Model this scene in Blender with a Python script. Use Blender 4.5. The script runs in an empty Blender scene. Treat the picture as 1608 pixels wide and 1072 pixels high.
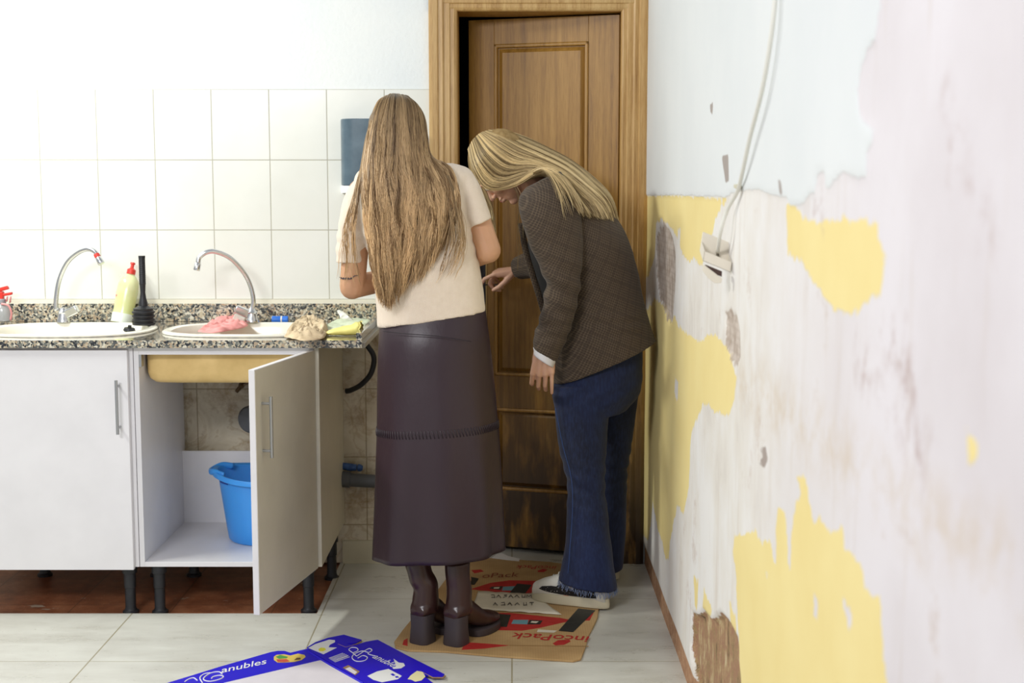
import bpy, bmesh, math, random
import numpy as np
from mathutils import Vector as V, Matrix, noise as mnoise

random.seed(7); np.random.seed(7)
SC = bpy.context.scene
COL = SC.collection
PI = math.pi

# ------------------------------------------------------------------ camera, sky, lights, exposure
FPX, CX, CY, HOR = 2112.0, 804.0, 536.0, 300.0
PITCH = math.atan((CY - HOR) / FPX)
CAM_H = 1.35
cam = bpy.data.cameras.new('camera'); camo = bpy.data.objects.new('camera', cam); COL.objects.link(camo)
camo.location = (0, 0, CAM_H); camo.rotation_euler = (PI/2 - PITCH, 0, 0)
cam.sensor_width = 36; cam.lens = FPX/1608*36; cam.clip_start = .05
cam.dof.use_dof = True; cam.dof.focus_distance = 4.05; cam.dof.aperture_fstop = 4.0
SC.camera = camo
W = bpy.data.worlds.new('world'); SC.world = W; W.use_nodes = True
W.node_tree.nodes['Background'].inputs[0].default_value = (.94, .965, 1.0, 1)
W.node_tree.nodes['Background'].inputs[1].default_value = .34
def area(name, loc, target, sx, sy, power, col):
    l = bpy.data.lights.new(name, 'AREA'); l.shape = 'RECTANGLE'; l.size = sx; l.size_y = sy
    l.energy = power; l.color = col
    o = bpy.data.objects.new(name, l); COL.objects.link(o); o.location = loc
    o.rotation_euler = (V(target) - V(loc)).to_track_quat('-Z', 'Y').to_euler()
    return o
area('ceiling_and_fill_light', (-2.35, 3.85, 2.5), (-1.5, 3.95, .6), .9, .14, 43, (.98, 1.0, .93))
area('ceiling_and_fill_light', (-1.7, .5, 2.5), (-.9, 3.6, .5), 1.2, .5, 52, (.97, .97, 1.0))  # added fill from the left front, stands for no fixture
SC.view_settings.view_transform = 'Standard'; SC.view_settings.look = 'None'
SC.view_settings.exposure = .31; SC.view_settings.gamma = 1.0
SC.view_settings.use_curve_mapping = False

# ------------------------------------------------------------------ measuring helpers (photograph pixel -> place)
cT, sT = math.cos(PITCH), math.sin(PITCH)
def ray(x, y):
    u = (x - CX)/FPX; v = (CY - y)/FPX
    return u, cT + v*sT, -sT + v*cT
def P(x, y, Y):
    u, d, w = ray(x, y); k = Y/d
    return V((u*k, Y, CAM_H + w*k))
def PZ(x, y, z=0.):
    u, d, w = ray(x, y); k = (z - CAM_H)/w
    return V((u*k, d*k, z))
def PX(x, y, X):
    u, d, w = ray(x, y); k = X/u
    return V((X, d*k, CAM_H + w*k))

# ------------------------------------------------------------------ mesh helpers
def catmull(pts, n):
    """resample control rows (K,D) to n rows with a Catmull-Rom curve"""
    p = np.asarray(pts, float); K = len(p)
    if K == 2:
        t = np.linspace(0, 1, n)[:, None]; return p[0]*(1-t) + p[1]*t
    q = np.vstack([2*p[0]-p[1], p, 2*p[-1]-p[-2]])
    t = np.linspace(0, K-1, n); i = np.minimum(t.astype(int), K-2); f = (t-i)[:, None]
    a, b, c, d = q[i], q[i+1], q[i+2], q[i+3]
    return .5*((2*b) + (c-a)*f + (2*a-5*b+4*c-d)*f*f + (3*b-a-3*c+d)*f**3)

class MB:
    def __init__(s): s.v = []; s.f = []; s.m = []
    def add(s, vs, fs, mi=0):
        o = len(s.v); s.v += [tuple(map(float, q)) for q in vs]
        s.f += [tuple(o+i for i in f) for f in fs]; s.m += [mi]*len(fs); return s
    def box(s, x0, x1, y0, y1, z0, z1, mi=0):
        c = [(x, y, z) for x in (x0, x1) for y in (y0, y1) for z in (z0, z1)]
        return s.add(c, [(0,1,3,2), (4,6,7,5), (0,4,5,1), (2,3,7,6), (0,2,6,4), (1,5,7,3)], mi)
    def obox(s, o, ax, ay, az, mi=0):
        """box from corner o with edge vectors"""
        o, ax, ay, az = V(o), V(ax), V(ay), V(az)
        c = [o + ax*i + ay*j + az*k for i in (0, 1) for j in (0, 1) for k in (0, 1)]
        return s.add(c, [(0,1,3,2), (4,6,7,5), (0,4,5,1), (2,3,7,6), (0,2,6,4), (1,5,7,3)], mi)
    def rings(s, R, cap0=True, cap1=True, mi=0, closed=True):
        """R: list of equal-length loops"""
        n = len(R[0]); vs = [q for r in R for q in r]; fs = []
        m = n if closed else n-1
        for i in range(len(R)-1):
            for j in range(m):
                k = (j+1) % n
                fs.append((i*n+j, i*n+k, (i+1)*n+k, (i+1)*n+j))
        if cap0: fs.append(tuple(range(n))[::-1])
        if cap1: fs.append(tuple((len(R)-1)*n + j for j in range(n)))
        return s.add(vs, fs, mi)
    def tube(s, pts, rad, seg=10, n=None, cap=True, mi=0, flat=None, side=None):
        """round tube along pts; rad scalar or list; flat: second radius list; side: direction of the first radius"""
        K = len(pts)
        r = [rad]*K if np.isscalar(rad) else list(rad)
        r2 = r if flat is None else ([flat]*K if np.isscalar(flat) else list(flat))
        data = np.array([[*p, a, b] for p, a, b in zip(pts, r, r2)], float)
        if n: data = catmull(data, n)
        C = [V(q[:3]) for q in data]; R = []; prev = None
        for i, c in enumerate(C):
            t = (C[min(i+1, len(C)-1)] - C[max(i-1, 0)]).normalized()
            if side is not None: a = V(side) - t*V(side).dot(t)
            elif prev is None:
                a = V((0, 0, 1)) if abs(t.z) < .9 else V((1, 0, 0)); a = a - t*a.dot(t)
            else: a = prev - t*prev.dot(t)
            a.normalize(); prev = a; b = t.cross(a)
            R.append([c + a*(math.cos(2*PI*j/seg)*data[i, 3]) + b*(math.sin(2*PI*j/seg)*data[i, 4]) for j in range(seg)])
        return s.rings(R, cap, cap, mi)
    def capsule(s, p0, p1, r0, r1=None, seg=12):
        r1 = r0 if r1 is None else r1
        p0, p1 = V(p0), V(p1); t = (p1-p0)
        if t.length < 1e-6: t = V((0, 0, 1e-4))
        t.normalize(); a = V((0, 0, 1)) if abs(t.z) < .9 else V((1, 0, 0))
        a = (a - t*a.dot(t)).normalized(); b = t.cross(a); R = []
        for ang in (80, 55, 30, 0):
            q = math.radians(ang); c = p0 - t*(r0*math.sin(q)); rr = r0*math.cos(q)
            R.append([c + a*(rr*math.cos(2*PI*j/seg)) + b*(rr*math.sin(2*PI*j/seg)) for j in range(seg)])
        for ang in (0, 30, 55, 80):
            q = math.radians(ang); c = p1 + t*(r1*math.sin(q)); rr = r1*math.cos(q)
            R.append([c + a*(rr*math.cos(2*PI*j/seg)) + b*(rr*math.sin(2*PI*j/seg)) for j in range(seg)])
        return s.rings(R)
    def chain(s, pts, rad, seg=12):
        for i in range(len(pts)-1): s.capsule(pts[i], pts[i+1], rad[i], rad[i+1], seg)
        return s
    def ell(s, c, r, M=None, seg=18, mi=0):
        R = []; c = V(c)
        for i in range(1, seg//2):
            q = PI*i/(seg//2) - PI/2
            L = [V((r[0]*math.cos(q)*math.cos(2*PI*j/seg), r[1]*math.cos(q)*math.sin(2*PI*j/seg), r[2]*math.sin(q))) for j in range(seg)]
            R.append([c + (M @ p if M else p) for p in L])
        return s.rings(R, mi=mi)
    def lathe(s, base, prof, axis=(0, 0, 1), seg=24, mi=0, sx=1., cap=True):
        t = V(axis).normalized(); a = V((1, 0, 0)) if abs(t.x) < .8 else V((0, 1, 0))
        a = (a - t*a.dot(t)).normalized(); b = t.cross(a); base = V(base)
        R = [[base + t*h + a*(r*sx*math.cos(2*PI*j/seg)) + b*(r*math.sin(2*PI*j/seg)) for j in range(seg)] for r, h in prof]
        return s.rings(R, cap, cap, mi)
    def poly(s, pts, up, mi=0):
        """extruded polygon: list of points, extrusion vector"""
        n = len(pts); up = V(up); pts = [V(p) for p in pts]
        vs = pts + [p+up for p in pts]
        fs = [tuple(range(n))[::-1], tuple(range(n, 2*n))] + [(i, (i+1) % n, n+(i+1) % n, n+i) for i in range(n)]
        return s.add(vs, fs, mi)
    def merge(s, o): return s.add(o.v, o.f)

def wloc(o):
    l = V((0, 0, 0))
    while o: l += o.location; o = o.parent
    return l
def finish(o, parent, mats, smooth, bevel=0, bseg=2, ang=35):
    me = o.data
    for m in (mats if isinstance(mats, (list, tuple)) else [mats]): me.materials.append(m)
    if smooth:
        me.polygons.foreach_set('use_smooth', [True]*len(me.polygons))
        if smooth == 'auto':
            try: me.set_sharp_from_angle(angle=math.radians(ang))
            except Exception: pass
    if bevel:
        b = o.modifiers.new('bevel', 'BEVEL'); b.width = bevel; b.segments = bseg; b.limit_method = 'ANGLE'; b.angle_limit = math.radians(40)
def build(mb, name, mats, parent=None, smooth=False, bevel=0, origin=None, bseg=2, fix=True):
    me = bpy.data.meshes.new(name)
    base = wloc(parent) if parent else (V(origin) if origin is not None else V((0, 0, 0)))
    me.from_pydata([tuple(V(q)-base) for q in mb.v], [], mb.f); me.update()
    for i, p in enumerate(me.polygons): p.material_index = mb.m[i]
    if fix:
        bm = bmesh.new(); bm.from_mesh(me); bmesh.ops.recalc_face_normals(bm, faces=bm.faces); bm.to_mesh(me); bm.free()
    o = bpy.data.objects.new(name, me); COL.objects.link(o)
    if parent: o.parent = parent
    elif origin is not None: o.location = origin
    finish(o, parent, mats, smooth, bevel, bseg)
    return o
def tag(o, label=None, cat=None, group=None, kind=None):
    if label: o['label'] = label
    if cat: o['category'] = cat
    if group: o['group'] = group
    if kind: o['kind'] = kind
    return o
def thing(name, loc, label, cat, group=None, kind=None):
    o = bpy.data.objects.new(name, None); COL.objects.link(o); o.location = loc; o.empty_display_size = .1
    return tag(o, label, cat, group, kind)
def organic(mb, name, mats, parent, voxel=.004, smooth=6, disp=None, sub=0, attr=None):
    """one continuous surface grown from overlapping closed shapes"""
    me = bpy.data.meshes.new('tmp'); me.from_pydata(mb.v, [], mb.f)
    bm = bmesh.new(); bm.from_mesh(me); bmesh.ops.recalc_face_normals(bm, faces=bm.faces)
    bm.to_mesh(me); bm.free()
    t = bpy.data.objects.new('tmp', me); COL.objects.link(t)
    r = t.modifiers.new('r', 'REMESH'); r.mode = 'VOXEL'; r.voxel_size = voxel
    if smooth:
        s = t.modifiers.new('s', 'SMOOTH'); s.iterations = smooth; s.factor = .5
    dg = bpy.context.evaluated_depsgraph_get(); dg.update()
    nm = bpy.data.meshes.new_from_object(t.evaluated_get(dg)); nm.name = name
    bpy.data.objects.remove(t); bpy.data.meshes.remove(me)
    if disp:
        nm.update(); n = len(nm.vertices)
        co = np.empty(n*3); nm.vertices.foreach_get('co', co); co = co.reshape(-1, 3)
        no = np.empty(n*3); nm.vertices.foreach_get('normal', no); no = no.reshape(-1, 3)
        co = co + no*np.asarray(disp(co, no))[:, None]
        nm.vertices.foreach_set('co', co.ravel()); nm.update()
    base = wloc(parent)
    nm.transform(Matrix.Translation(-base))
    nm.materials.clear()
    for m in (mats if isinstance(mats, (list, tuple)) else [mats]): nm.materials.append(m)
    nm.polygons.foreach_set('use_smooth', [True]*len(nm.polygons))
    o = bpy.data.objects.new(name, nm); COL.objects.link(o); o.parent = parent
    return o
def pxrings(rows, n, seg=32, ex=2.0, fold=None):
    """loops from (xl, yl, xr, yr, Ycentre, depth radius[, tilt dz]) rows measured on the photograph"""
    A = []
    for r in rows:
        L = P(r[0], r[1], r[4]); R = P(r[2], r[3], r[4]); tz = r[6] if len(r) > 6 else 0.
        A.append([*L, *R, r[5], tz])
    A = catmull(A, n); out = []
    for i, a in enumerate(A):
        L, R = V(a[:3]), V(a[3:6]); c = (L+R)/2; ax = (R-L)/2; b = V((0, a[6], a[7])); ring = []
        for j in range(seg):
            q = 2*PI*j/seg; cq, sq = math.cos(q), math.sin(q)
            e = 2.0/ex; cc = math.copysign(abs(cq)**e, cq); ss = math.copysign(abs(sq)**e, sq)
            k = 1. if fold is None else 1. + fold(i/(n-1), q)
            ring.append(c + ax*(cc*k) + b*(ss*k))
        out.append(ring)
    return out
def nz(co, sc, off=0.):
    return np.array([mnoise.noise(V((p[0]*sc[0]+off, p[1]*sc[1]+off, p[2]*sc[2]+off))) for p in co])

# ------------------------------------------------------------------ materials
def srgb(r, g, b):
    f = lambda c: (c/255)/12.92 if c/255 <= .04045 else (((c/255)+.055)/1.055)**2.4
    return (f(r), f(g), f(b), 1)
class Mat:
    def __init__(s, name, col=(200, 200, 200), rough=.5, metal=0., spec=.5):
        s.m = bpy.data.materials.new(name); s.m.use_nodes = True; s.t = s.m.node_tree; s.N = s.t.nodes
        s.b = s.N['Principled BSDF']; s.b.inputs['Base Color'].default_value = srgb(*col)
        s.b.inputs['Roughness'].default_value = rough; s.b.inputs['Metallic'].default_value = metal
        s.b.inputs['Specular IOR Level'].default_value = spec
    def n(s, t, **k):
        x = s.N.new(t)
        for a, b in k.items():
            if hasattr(x, a): setattr(x, a, b)
            else: x.inputs[a.replace('_', ' ')].default_value = b
        return x
    def l(s, a, b): s.t.links.new(a, b)
    def obj(s, sc=(1, 1, 1), rot=(0, 0, 0)):
        c = s.n('ShaderNodeTexCoord'); m = s.n('ShaderNodeMapping'); m.inputs['Scale'].default_value = sc; m.inputs['Rotation'].default_value = rot
        s.l(c.outputs['Object'], m.inputs['Vector']); return m.outputs[0]
    def noise(s, scale, sc=(1, 1, 1), det=4, rough=.55, vec=None):
        x = s.n('ShaderNodeTexNoise'); x.inputs['Scale'].default_value = scale; x.inputs['Detail'].default_value = det; x.inputs['Roughness'].default_value = rough
        s.l(vec or s.obj(sc), x.inputs['Vector']); return x.outputs['Fac']
    def math(s, op, a, b=None, c=None, clamp=False):
        x = s.n('ShaderNodeMath'); x.operation = op; x.use_clamp = clamp
        for i, q in enumerate((a, b, c)):
            if q is None: continue
            if isinstance(q, (int, float)): x.inputs[i].default_value = q
            else: s.l(q, x.inputs[i])
        return x.outputs[0]
    def rng(s, a, f0, f1, t0=0., t1=1.):
        x = s.n('ShaderNodeMapRange'); s.l(a, x.inputs[0])
        for i, q in zip((1, 2, 3, 4), (f0, f1, t0, t1)): x.inputs[i].default_value = q
        return x.outputs[0]
    def ramp(s, a, stops, const=False):
        x = s.n('ShaderNodeValToRGB'); r = x.color_ramp
        if const: r.interpolation = 'CONSTANT'
        while len(r.elements) < len(stops): r.elements.new(.5)
        for e, (p, c) in zip(r.elements, stops): e.position = p; e.color = srgb(*c)
        s.l(a, x.inputs[0]); return x.outputs[0]
    def mix(s, f, a, b, mode='MIX'):
        x = s.n('ShaderNodeMix'); x.data_type = 'RGBA'; x.blend_type = mode
        for i, q in ((0, f), (6, a), (7, b)):
            if isinstance(q, (int, float)): x.inputs[i].default_value = q
            elif isinstance(q, tuple): x.inputs[i].default_value = srgb(*q)
            else: s.l(q, x.inputs[i])
        return x.outputs[2]
    def col(s, c): s.l(c, s.b.inputs['Base Color']); return s
    def bump(s, h, strength=.3, dist=.002):
        x = s.n('ShaderNodeBump'); x.inputs['Strength'].default_value = strength; x.inputs['Distance'].default_value = dist
        s.l(h, x.inputs['Height'])
        if s.b.inputs['Normal'].is_linked:
            s.l(s.b.inputs['Normal'].links[0].from_socket, x.inputs['Normal'])
        s.l(x.outputs[0], s.b.inputs['Normal']); return s
    def xyz(s):
        c = s.n('ShaderNodeTexCoord'); x = s.n('ShaderNodeSeparateXYZ'); s.l(c.outputs['Object'], x.inputs[0]); return x.outputs
    def attr(s, name):
        x = s.n('ShaderNodeAttribute'); x.attribute_name = name; return x
    def joint(s, a, off, size, w):
        """1 on the joint lines of a row of tiles"""
        q = s.math('DIVIDE', s.math('SUBTRACT', a, off), size); fr = s.math('FRACT', q)
        d = s.math('MINIMUM', fr, s.math('SUBTRACT', 1., fr)); d = s.math('MULTIPLY', d, size)
        return s.rng(d, w*.4, w, 1., 0.)

def plain(name, col, rough=.5, metal=0., spec=.5, var=0, vs=8, bump=0, bs=200):
    m = Mat(name, col, rough, metal, spec)
    if var:
        a = tuple(max(0, c-var) for c in col); b = tuple(min(255, c+var) for c in col)
        m.col(m.ramp(m.noise(vs), [(.3, a), (.7, b)]))
    if bump: m.bump(m.noise(bs), bump, .001)
    return m.m
def wood(name, dark, mid, light, axis='z', rough=.42, dirt_shade=0):
    m = Mat(name, mid, rough)
    sc = {'z': (14, 14, .55), 'x': (.55, 14, 14)}[axis]
    f = m.noise(5, sc, 6, .6); g = m.noise(38, sc, 3, .6); big = m.noise(2.2, (1, 1, .6), 2)
    v = m.math('ADD', m.math('MULTIPLY', f, .6), m.math('MULTIPLY', g, .4))
    v = m.math('ADD', v, m.math('MULTIPLY', m.math('SUBTRACT', big, .5), .3))
    c = m.ramp(v, [(.33, dark), (.5, mid), (.66, light)])
    if dirt_shade:
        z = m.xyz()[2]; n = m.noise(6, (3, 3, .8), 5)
        d = m.math('MULTIPLY', m.rng(z, .2, 1.0, 1., 0.), m.rng(n, .25, .50, 0., 1.), clamp=True)  # darkens downwards: real stain on the casing, grime and painted shade on the leaf
        c = m.mix(m.math('MULTIPLY', d, dirt_shade), c, (38, 24, 14))
    m.col(c); m.bump(g, .12, .001); return m.m
# ------------------------------------------------------------------ the room
RX = .478          # right wall
BY = 4.8           # far wall
def mat_paint():
    m = Mat('white_paint', (236, 240, 240), .7)
    n = m.noise(60, det=5); m.bump(n, .35, .004)
    m.col(m.ramp(m.noise(3), [(.3, (230, 236, 238)), (.7, (240, 243, 241))])); return m.m
def mat_tile():
    m = Mat('wall_tile', (232, 232, 222), .28)
    x, y, z = m.xyz()
    j = m.math('MAXIMUM', m.joint(x, -1.0577, .203, .0022), m.joint(z, .966, .2465, .0022))
    c = m.ramp(m.noise(3.5), [(.3, (228, 229, 221)), (.7, (236, 237, 231))])
    m.col(m.mix(m.math('MULTIPLY', j, .85), c, (168, 164, 146)))
    m.bump(m.math('SUBTRACT', 1., j), .5, .0015); m.bump(m.noise(8), .15, .004)
    m.l(m.rng(j, 0, 1, .22, .8), m.b.inputs['Roughness']); return m.m
def mat_old_tile():
    m = Mat('old_marbled_tile', (190, 178, 155), .4)
    x, y, z = m.xyz()
    j = m.math('MAXIMUM', m.joint(x, -.528, .203, .003), m.joint(z, .392, .25, .003))
    n = m.noise(7, det=8, rough=.7); w = m.n('ShaderNodeTexNoise'); w.inputs['Scale'].default_value = 5; w.inputs['Distortion'].default_value = 2.5; w.inputs['Detail'].default_value = 6
    m.l(m.obj(), w.inputs['Vector'])
    c = m.ramp(w.outputs['Fac'], [(.35, (204, 192, 168)), (.47, (216, 206, 184)), (.52, (196, 180, 152)), (.56, (214, 204, 182)), (.8, (222, 212, 194))])
    st = m.rng(n, .53, .66); c = m.mix(m.math('MULTIPLY', st, .6), c, (138, 104, 60))
    m.col(m.mix(m.math('MULTIPLY', j, .7), c, (150, 130, 96))); m.bump(m.math('SUBTRACT', 1., j), .4, .002); return m.m
def mat_granite():
    m = Mat('granite', (150, 145, 130), .12)
    w = m.n('ShaderNodeTexNoise'); w.inputs['Scale'].default_value = 90; m.l(m.obj(), w.inputs['Vector'])
    mx = m.n('ShaderNodeVectorMath'); mx.operation = 'MULTIPLY_ADD'; m.l(w.outputs['Color'], mx.inputs[0]); mx.inputs[1].default_value = (.012,)*3; m.l(m.obj(), mx.inputs[2])
    v = m.n('ShaderNodeTexVoronoi'); v.inputs['Scale'].default_value = 160; m.l(mx.outputs[0], v.inputs['Vector'])
    s = m.n('ShaderNodeSeparateColor'); m.l(v.outputs['Color'], s.inputs[0])
    m.b.inputs['Coat Weight'].default_value = .8; m.b.inputs['Coat Roughness'].default_value = .06
    m.col(m.ramp(s.outputs[0], [(0, (44, 46, 50)), (.16, (84, 86, 86)), (.3, (150, 148, 136)), (.42, (196, 184, 158)), (.6, (178, 158, 132)), (.74, (214, 208, 190)), (.86, (118, 120, 112))], True)); return m.m
def mat_floor_tile():
    m = Mat('floor_tile', (205, 203, 192), .3)
    x, y, z = m.xyz()
    j = m.math('MAXIMUM', m.joint(x, -.0, .611, .003), m.joint(y, 3.76, .6, .0022))
    n = m.noise(4, (1, 3, 1), 6, .65); c = m.ramp(n, [(.3, (192, 190, 180)), (.55, (204, 203, 194)), (.75, (212, 212, 203))])
    sp = m.rng(m.noise(55, det=2), .68, .74); c = m.mix(m.math('MULTIPLY', sp, .35), c, (150, 144, 126))
    m.col(m.mix(m.math('MULTIPLY', j, .8), c, (140, 128, 92))); m.bump(m.math('SUBTRACT', 1., j), .3, .0015)
    m.l(m.rng(n, .3, .7, .24, .42), m.b.inputs['Roughness']); return m.m
def mat_old_floor():
    m = Mat('old_red_floor', (110, 62, 40), .35)
    x, y, z = m.xyz()
    j = m.math('MAXIMUM', m.joint(x, -.78, .33, .003), m.joint(y, 4.32, .33, .003))
    c = m.ramp(m.noise(9, det=7, rough=.7), [(.3, (100, 54, 34)), (.5, (140, 84, 54)), (.7, (168, 112, 78))])
    sp = m.rng(m.noise(120, det=3), .66, .7); c = m.mix(sp, c, (176, 150, 120))
    pt = m.rng(m.noise(6, (1, 2, 1), 4), .67, .69); c = m.mix(m.math('MULTIPLY', pt, .75), c, (176, 164, 146))
    m.col(m.mix(m.math('MULTIPLY', j, .6), c, (58, 40, 30))); return m.m
M_paint, M_tile, M_old, M_gran = mat_paint(), mat_tile(), mat_old_tile(), mat_granite()
M_floor, M_oldfl = mat_floor_tile(), mat_old_floor()
M_cast = wood('door_oak', (130, 92, 36), (162, 120, 54), (182, 142, 76), dirt_shade=.0)
M_leaf = wood('door_oak_leaf', (126, 88, 32), (156, 114, 46), (174, 132, 64), dirt_shade=.9)  # lower leaf carries grime plus shade painted into the wood
M_case = wood('casing_oak', (156, 118, 66), (186, 150, 94), (202, 170, 116), dirt_shade=.0)
M_caseR = wood('casing_oak_stained', (150, 108, 56), (184, 144, 86), (204, 168, 112), dirt_shade=.95)
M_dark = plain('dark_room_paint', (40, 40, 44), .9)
M_white = plain('white_laminate', (226, 224, 226), .35, var=3)
M_side = plain('laminate_shaded', (214, 208, 190), .4, var=4)  # white laminate on the side away from the lamp, its shade painted in
M_black = plain('black_plastic', (26, 27, 32), .45, var=6, vs=30)
M_steel = plain('chrome', (222, 224, 226), .24, 1.)
M_brush = plain('brushed_metal', (176, 178, 180), .35, .9)
M_sink = plain('cream_enamel', (238, 234, 220), .18, var=4)
M_tub = plain('fibreglass_tub', (214, 182, 118), .55, var=14, vs=10)

# floor
b = MB(); b.box(-3.4, RX+.12, -1.2, 4.205, -.06, 0, 0); b.box(-.628, RX+.12, 4.205, 6.3, -.06, 0, 0); b.box(-3.4, -.628, 4.205, 6.3, -.06, -.008, 1)
tag(build(b, 'floor', [M_floor, M_oldfl]), kind='structure')
# far wall with the doorway
DL, DR, DT = -.191, .382, 1.974
b = MB()
b.box(-3.4, DL-.02, BY, BY+.15, 1.706, 2.75, 0); b.box(DL-.02, DR+.02, BY, BY+.15, DT+.02, 2.75, 0)
b.box(-3.4, DL-.02, BY, BY+.15, 0, .86, 2); b.box(-3.4, DL-.02, BY, BY+.15, .86, 1.706, 1)
b.box(-3.4, DL-.1, BY-.007, BY+.01, .952, 1.704, 1)
b.box(DR+.02, RX+.12, BY, BY+.15, 0, 2.75, 0)
tag(build(b, 'wall_back', [M_paint, M_tile, M_old]), kind='structure')
# the dark room behind the doorway
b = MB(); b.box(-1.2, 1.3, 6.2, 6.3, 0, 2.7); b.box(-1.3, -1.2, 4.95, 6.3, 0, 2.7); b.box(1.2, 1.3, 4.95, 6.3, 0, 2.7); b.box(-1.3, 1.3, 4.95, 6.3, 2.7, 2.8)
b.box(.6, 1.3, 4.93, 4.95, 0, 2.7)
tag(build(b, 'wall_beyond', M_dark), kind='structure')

# right wall: thick white coat, yellow coat and bare brick over plaster
def rw(pts): return np.array([[q.y, q.z] for q in (PX(x, y, RX) for x, y in pts)])
yel = [
 [(1009,307),(1060,306),(1140,311),(1132,327),(1122,350),(1118,372),(1112,392),(1098,418),(1090,400),(1083,415),(1072,398),(1062,372),(1050,352),(1038,345),(1030,352),(1028,400),(1018,432),(1009,440)],
 [(1015,490),(1028,470),(1042,478),(1052,500),(1060,497),(1066,514),(1080,524),(1096,534),(1110,530),(1122,525),(1136,538),(1146,556),(1156,595),(1153,630),(1146,649),(1132,650),(1122,647),(1113,632),(1104,634),(1094,659),(1086,680),(1084,700),(1083,740),(1082,768),(1074,806),(1064,793),(1058,820),(1052,850),(1050,880),(1045,880),(1040,850),(1032,828),(1025,788),(1018,850),(1010,840),(1012,600)],
 [(1236,325),(1247,325),(1258,338),(1268,346),(1290,350),(1310,344),(1330,345),(1352,349),(1376,342),(1378,375),(1388,400),(1386,432),(1380,460),(1364,466),(1352,480),(1340,494),(1330,497),(1318,484),(1310,485),(1296,475),(1288,455),(1275,440),(1262,420),(1250,408),(1237,400)],
 [(1154,838),(1168,842),(1186,833),(1196,850),(1211,852),(1213,880),(1218,887),(1219,830),(1221,800),(1233,798),(1236,850),(1240,880),(1244,830),(1250,788),(1258,778),(1251,746),(1256,748),(1264,755),(1270,793),(1278,823),(1288,811),(1295,823),(1322,833),(1330,868),(1342,880),(1357,897),(1362,932),(1380,937),(1384,990),(1390,1072),(1394,1260),(1190,1250),(1162,1072),(1159,990),(1156,900),(1151,868)],
 [(1516,669),(1536,709),(1521,729)], [(1608,1000),(1600,1010),(1612,1025)],
 [(1089,902),(1096,915),(1094,962),(1091,947)], [(1106,924),(1119,957),(1112,975),(1103,957)], [(1144,942),(1156,972),(1157,1010),(1149,986)],
 [(1164,0),(1165,0),(1165,1)],
]
slits = [[(1060,590),(1065,600),(1064,628),(1059,620)], [(1238,835),(1243,850),(1241,893),(1237,880)], [(1278,930),(1284,950),(1283,974),(1277,965)], [(1325,942),(1338,955),(1340,990),(1331,985)], [(1203,897),(1208,902),(1206,912),(1203,908)], [(1064,360),(1068,362),(1067,385),(1064,380)]]
top = [[(1000,307),(1060,306),(1138,309),(1151,303),(1170,298),(1191,297),(1210,305),(1237,309),(1242,321),(1262,320),(1276,302),(1282,302),(1284,276),(1291,268),(1297,272),(1300,295),(1306,290),(1318,274),(1325,269),(1332,272),(1345,280),(1360,277),(1362,237),(1370,222),(1373,203),(1362,196),(1353,186),(1347,151),(1350,125),(1355,101),(1363,76),(1378,65),(1381,30),(1386,-5),(1395,-160),(1000,-160)]]
hole = [[(1087,962),(1096,966),(1104,957),(1109,962),(1117,974),(1124,966),(1131,961),(1141,972),(1150,988),(1159,1004),(1160,1040),(1163,1072),(1168,1130),(1108,1130),(1092,1072),(1085,1040),(1083,1010)]]
brick = [[(1030,368),(1036,355),(1042,352),(1050,360),(1056,376),(1060,400),(1060,440),(1058,470),(1056,505),(1050,512),(1044,490),(1036,470),(1031,440),(1029,400)],
         [(1138,492),(1148,488),(1156,492),(1161,520),(1162,560),(1156,572),(1146,560),(1139,530)]]
bits = [[(1225,282),(1229,286),(1231,300),(1228,310),(1227,296)], [(1193,703),(1202,700),(1206,722),(1200,735),(1191,727),(1199,715)], [(1117,165),(1122,160),(1121,180),(1118,176)], [(1136,245),(1146,243),(1147,285),(1142,286)]]
scr = [[(1383,530),(1412,525),(1440,590),(1432,600),(1400,575),(1390,560)], [(1405,590),(1430,610),(1425,650),(1408,630)], [(1425,690),(1462,685),(1445,712),(1455,742),(1440,735)], [(1490,160),(1500,180),(1515,240),(1505,260),(1495,210)], [(1520,290),(1545,310),(1560,380),(1540,350)], [(1280,330),(1285,300),(1290,330)], [(1340,560),(1380,600),(1400,640),(1370,620)]]
band = [[(1150,585),(1180,575),(1250,630),(1330,690),(1420,760),(1520,810),(1620,860),(1620,960),(1540,900),(1440,850),(1350,770),(1270,715),(1200,660),(1160,625)]]
def sdf(polys, G):
    best = np.full(len(G), -9.)
    for poly in polys:
        A = poly; B = np.roll(poly, -1, 0); d = np.full(len(G), 9.); ins = np.zeros(len(G), bool)
        for a, c in zip(A, B):
            e = c-a; L = e@e
            if L < 1e-12: continue
            w = G-a; t = np.clip((w@e)/L, 0, 1); d = np.minimum(d, np.hypot(*(w-t[:, None]*e).T))
            cond = ((a[1] > G[:, 1]) != (c[1] > G[:, 1]))
            with np.errstate(divide='ignore', invalid='ignore'):
                xi = (c[0]-a[0])*(G[:, 1]-a[1])/(c[1]-a[1]) + a[0]
            ins ^= cond & (G[:, 0] < xi)
        best = np.maximum(best, np.where(ins, d, -d))
    return best
ys = np.concatenate([np.linspace(-1.2, 1.1, 12), np.arange(1.12, 4.8, .009), [4.8]]); zs = np.concatenate([np.arange(0, 1.9, .009), np.linspace(1.9, 2.75, 40)])
YY, ZZ = np.meshgrid(ys, zs, indexing='ij'); G = np.stack([YY.ravel(), ZZ.ravel()], 1)
S = {k: sdf([rw(p) for p in v], G) for k, v in dict(yel=yel, slit=slits, top=top, hole=hole, brick=brick, bits=bits, scr=scr, band=band).items()}
S['yel'] = np.minimum(S['yel'], -S['slit'])
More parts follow.
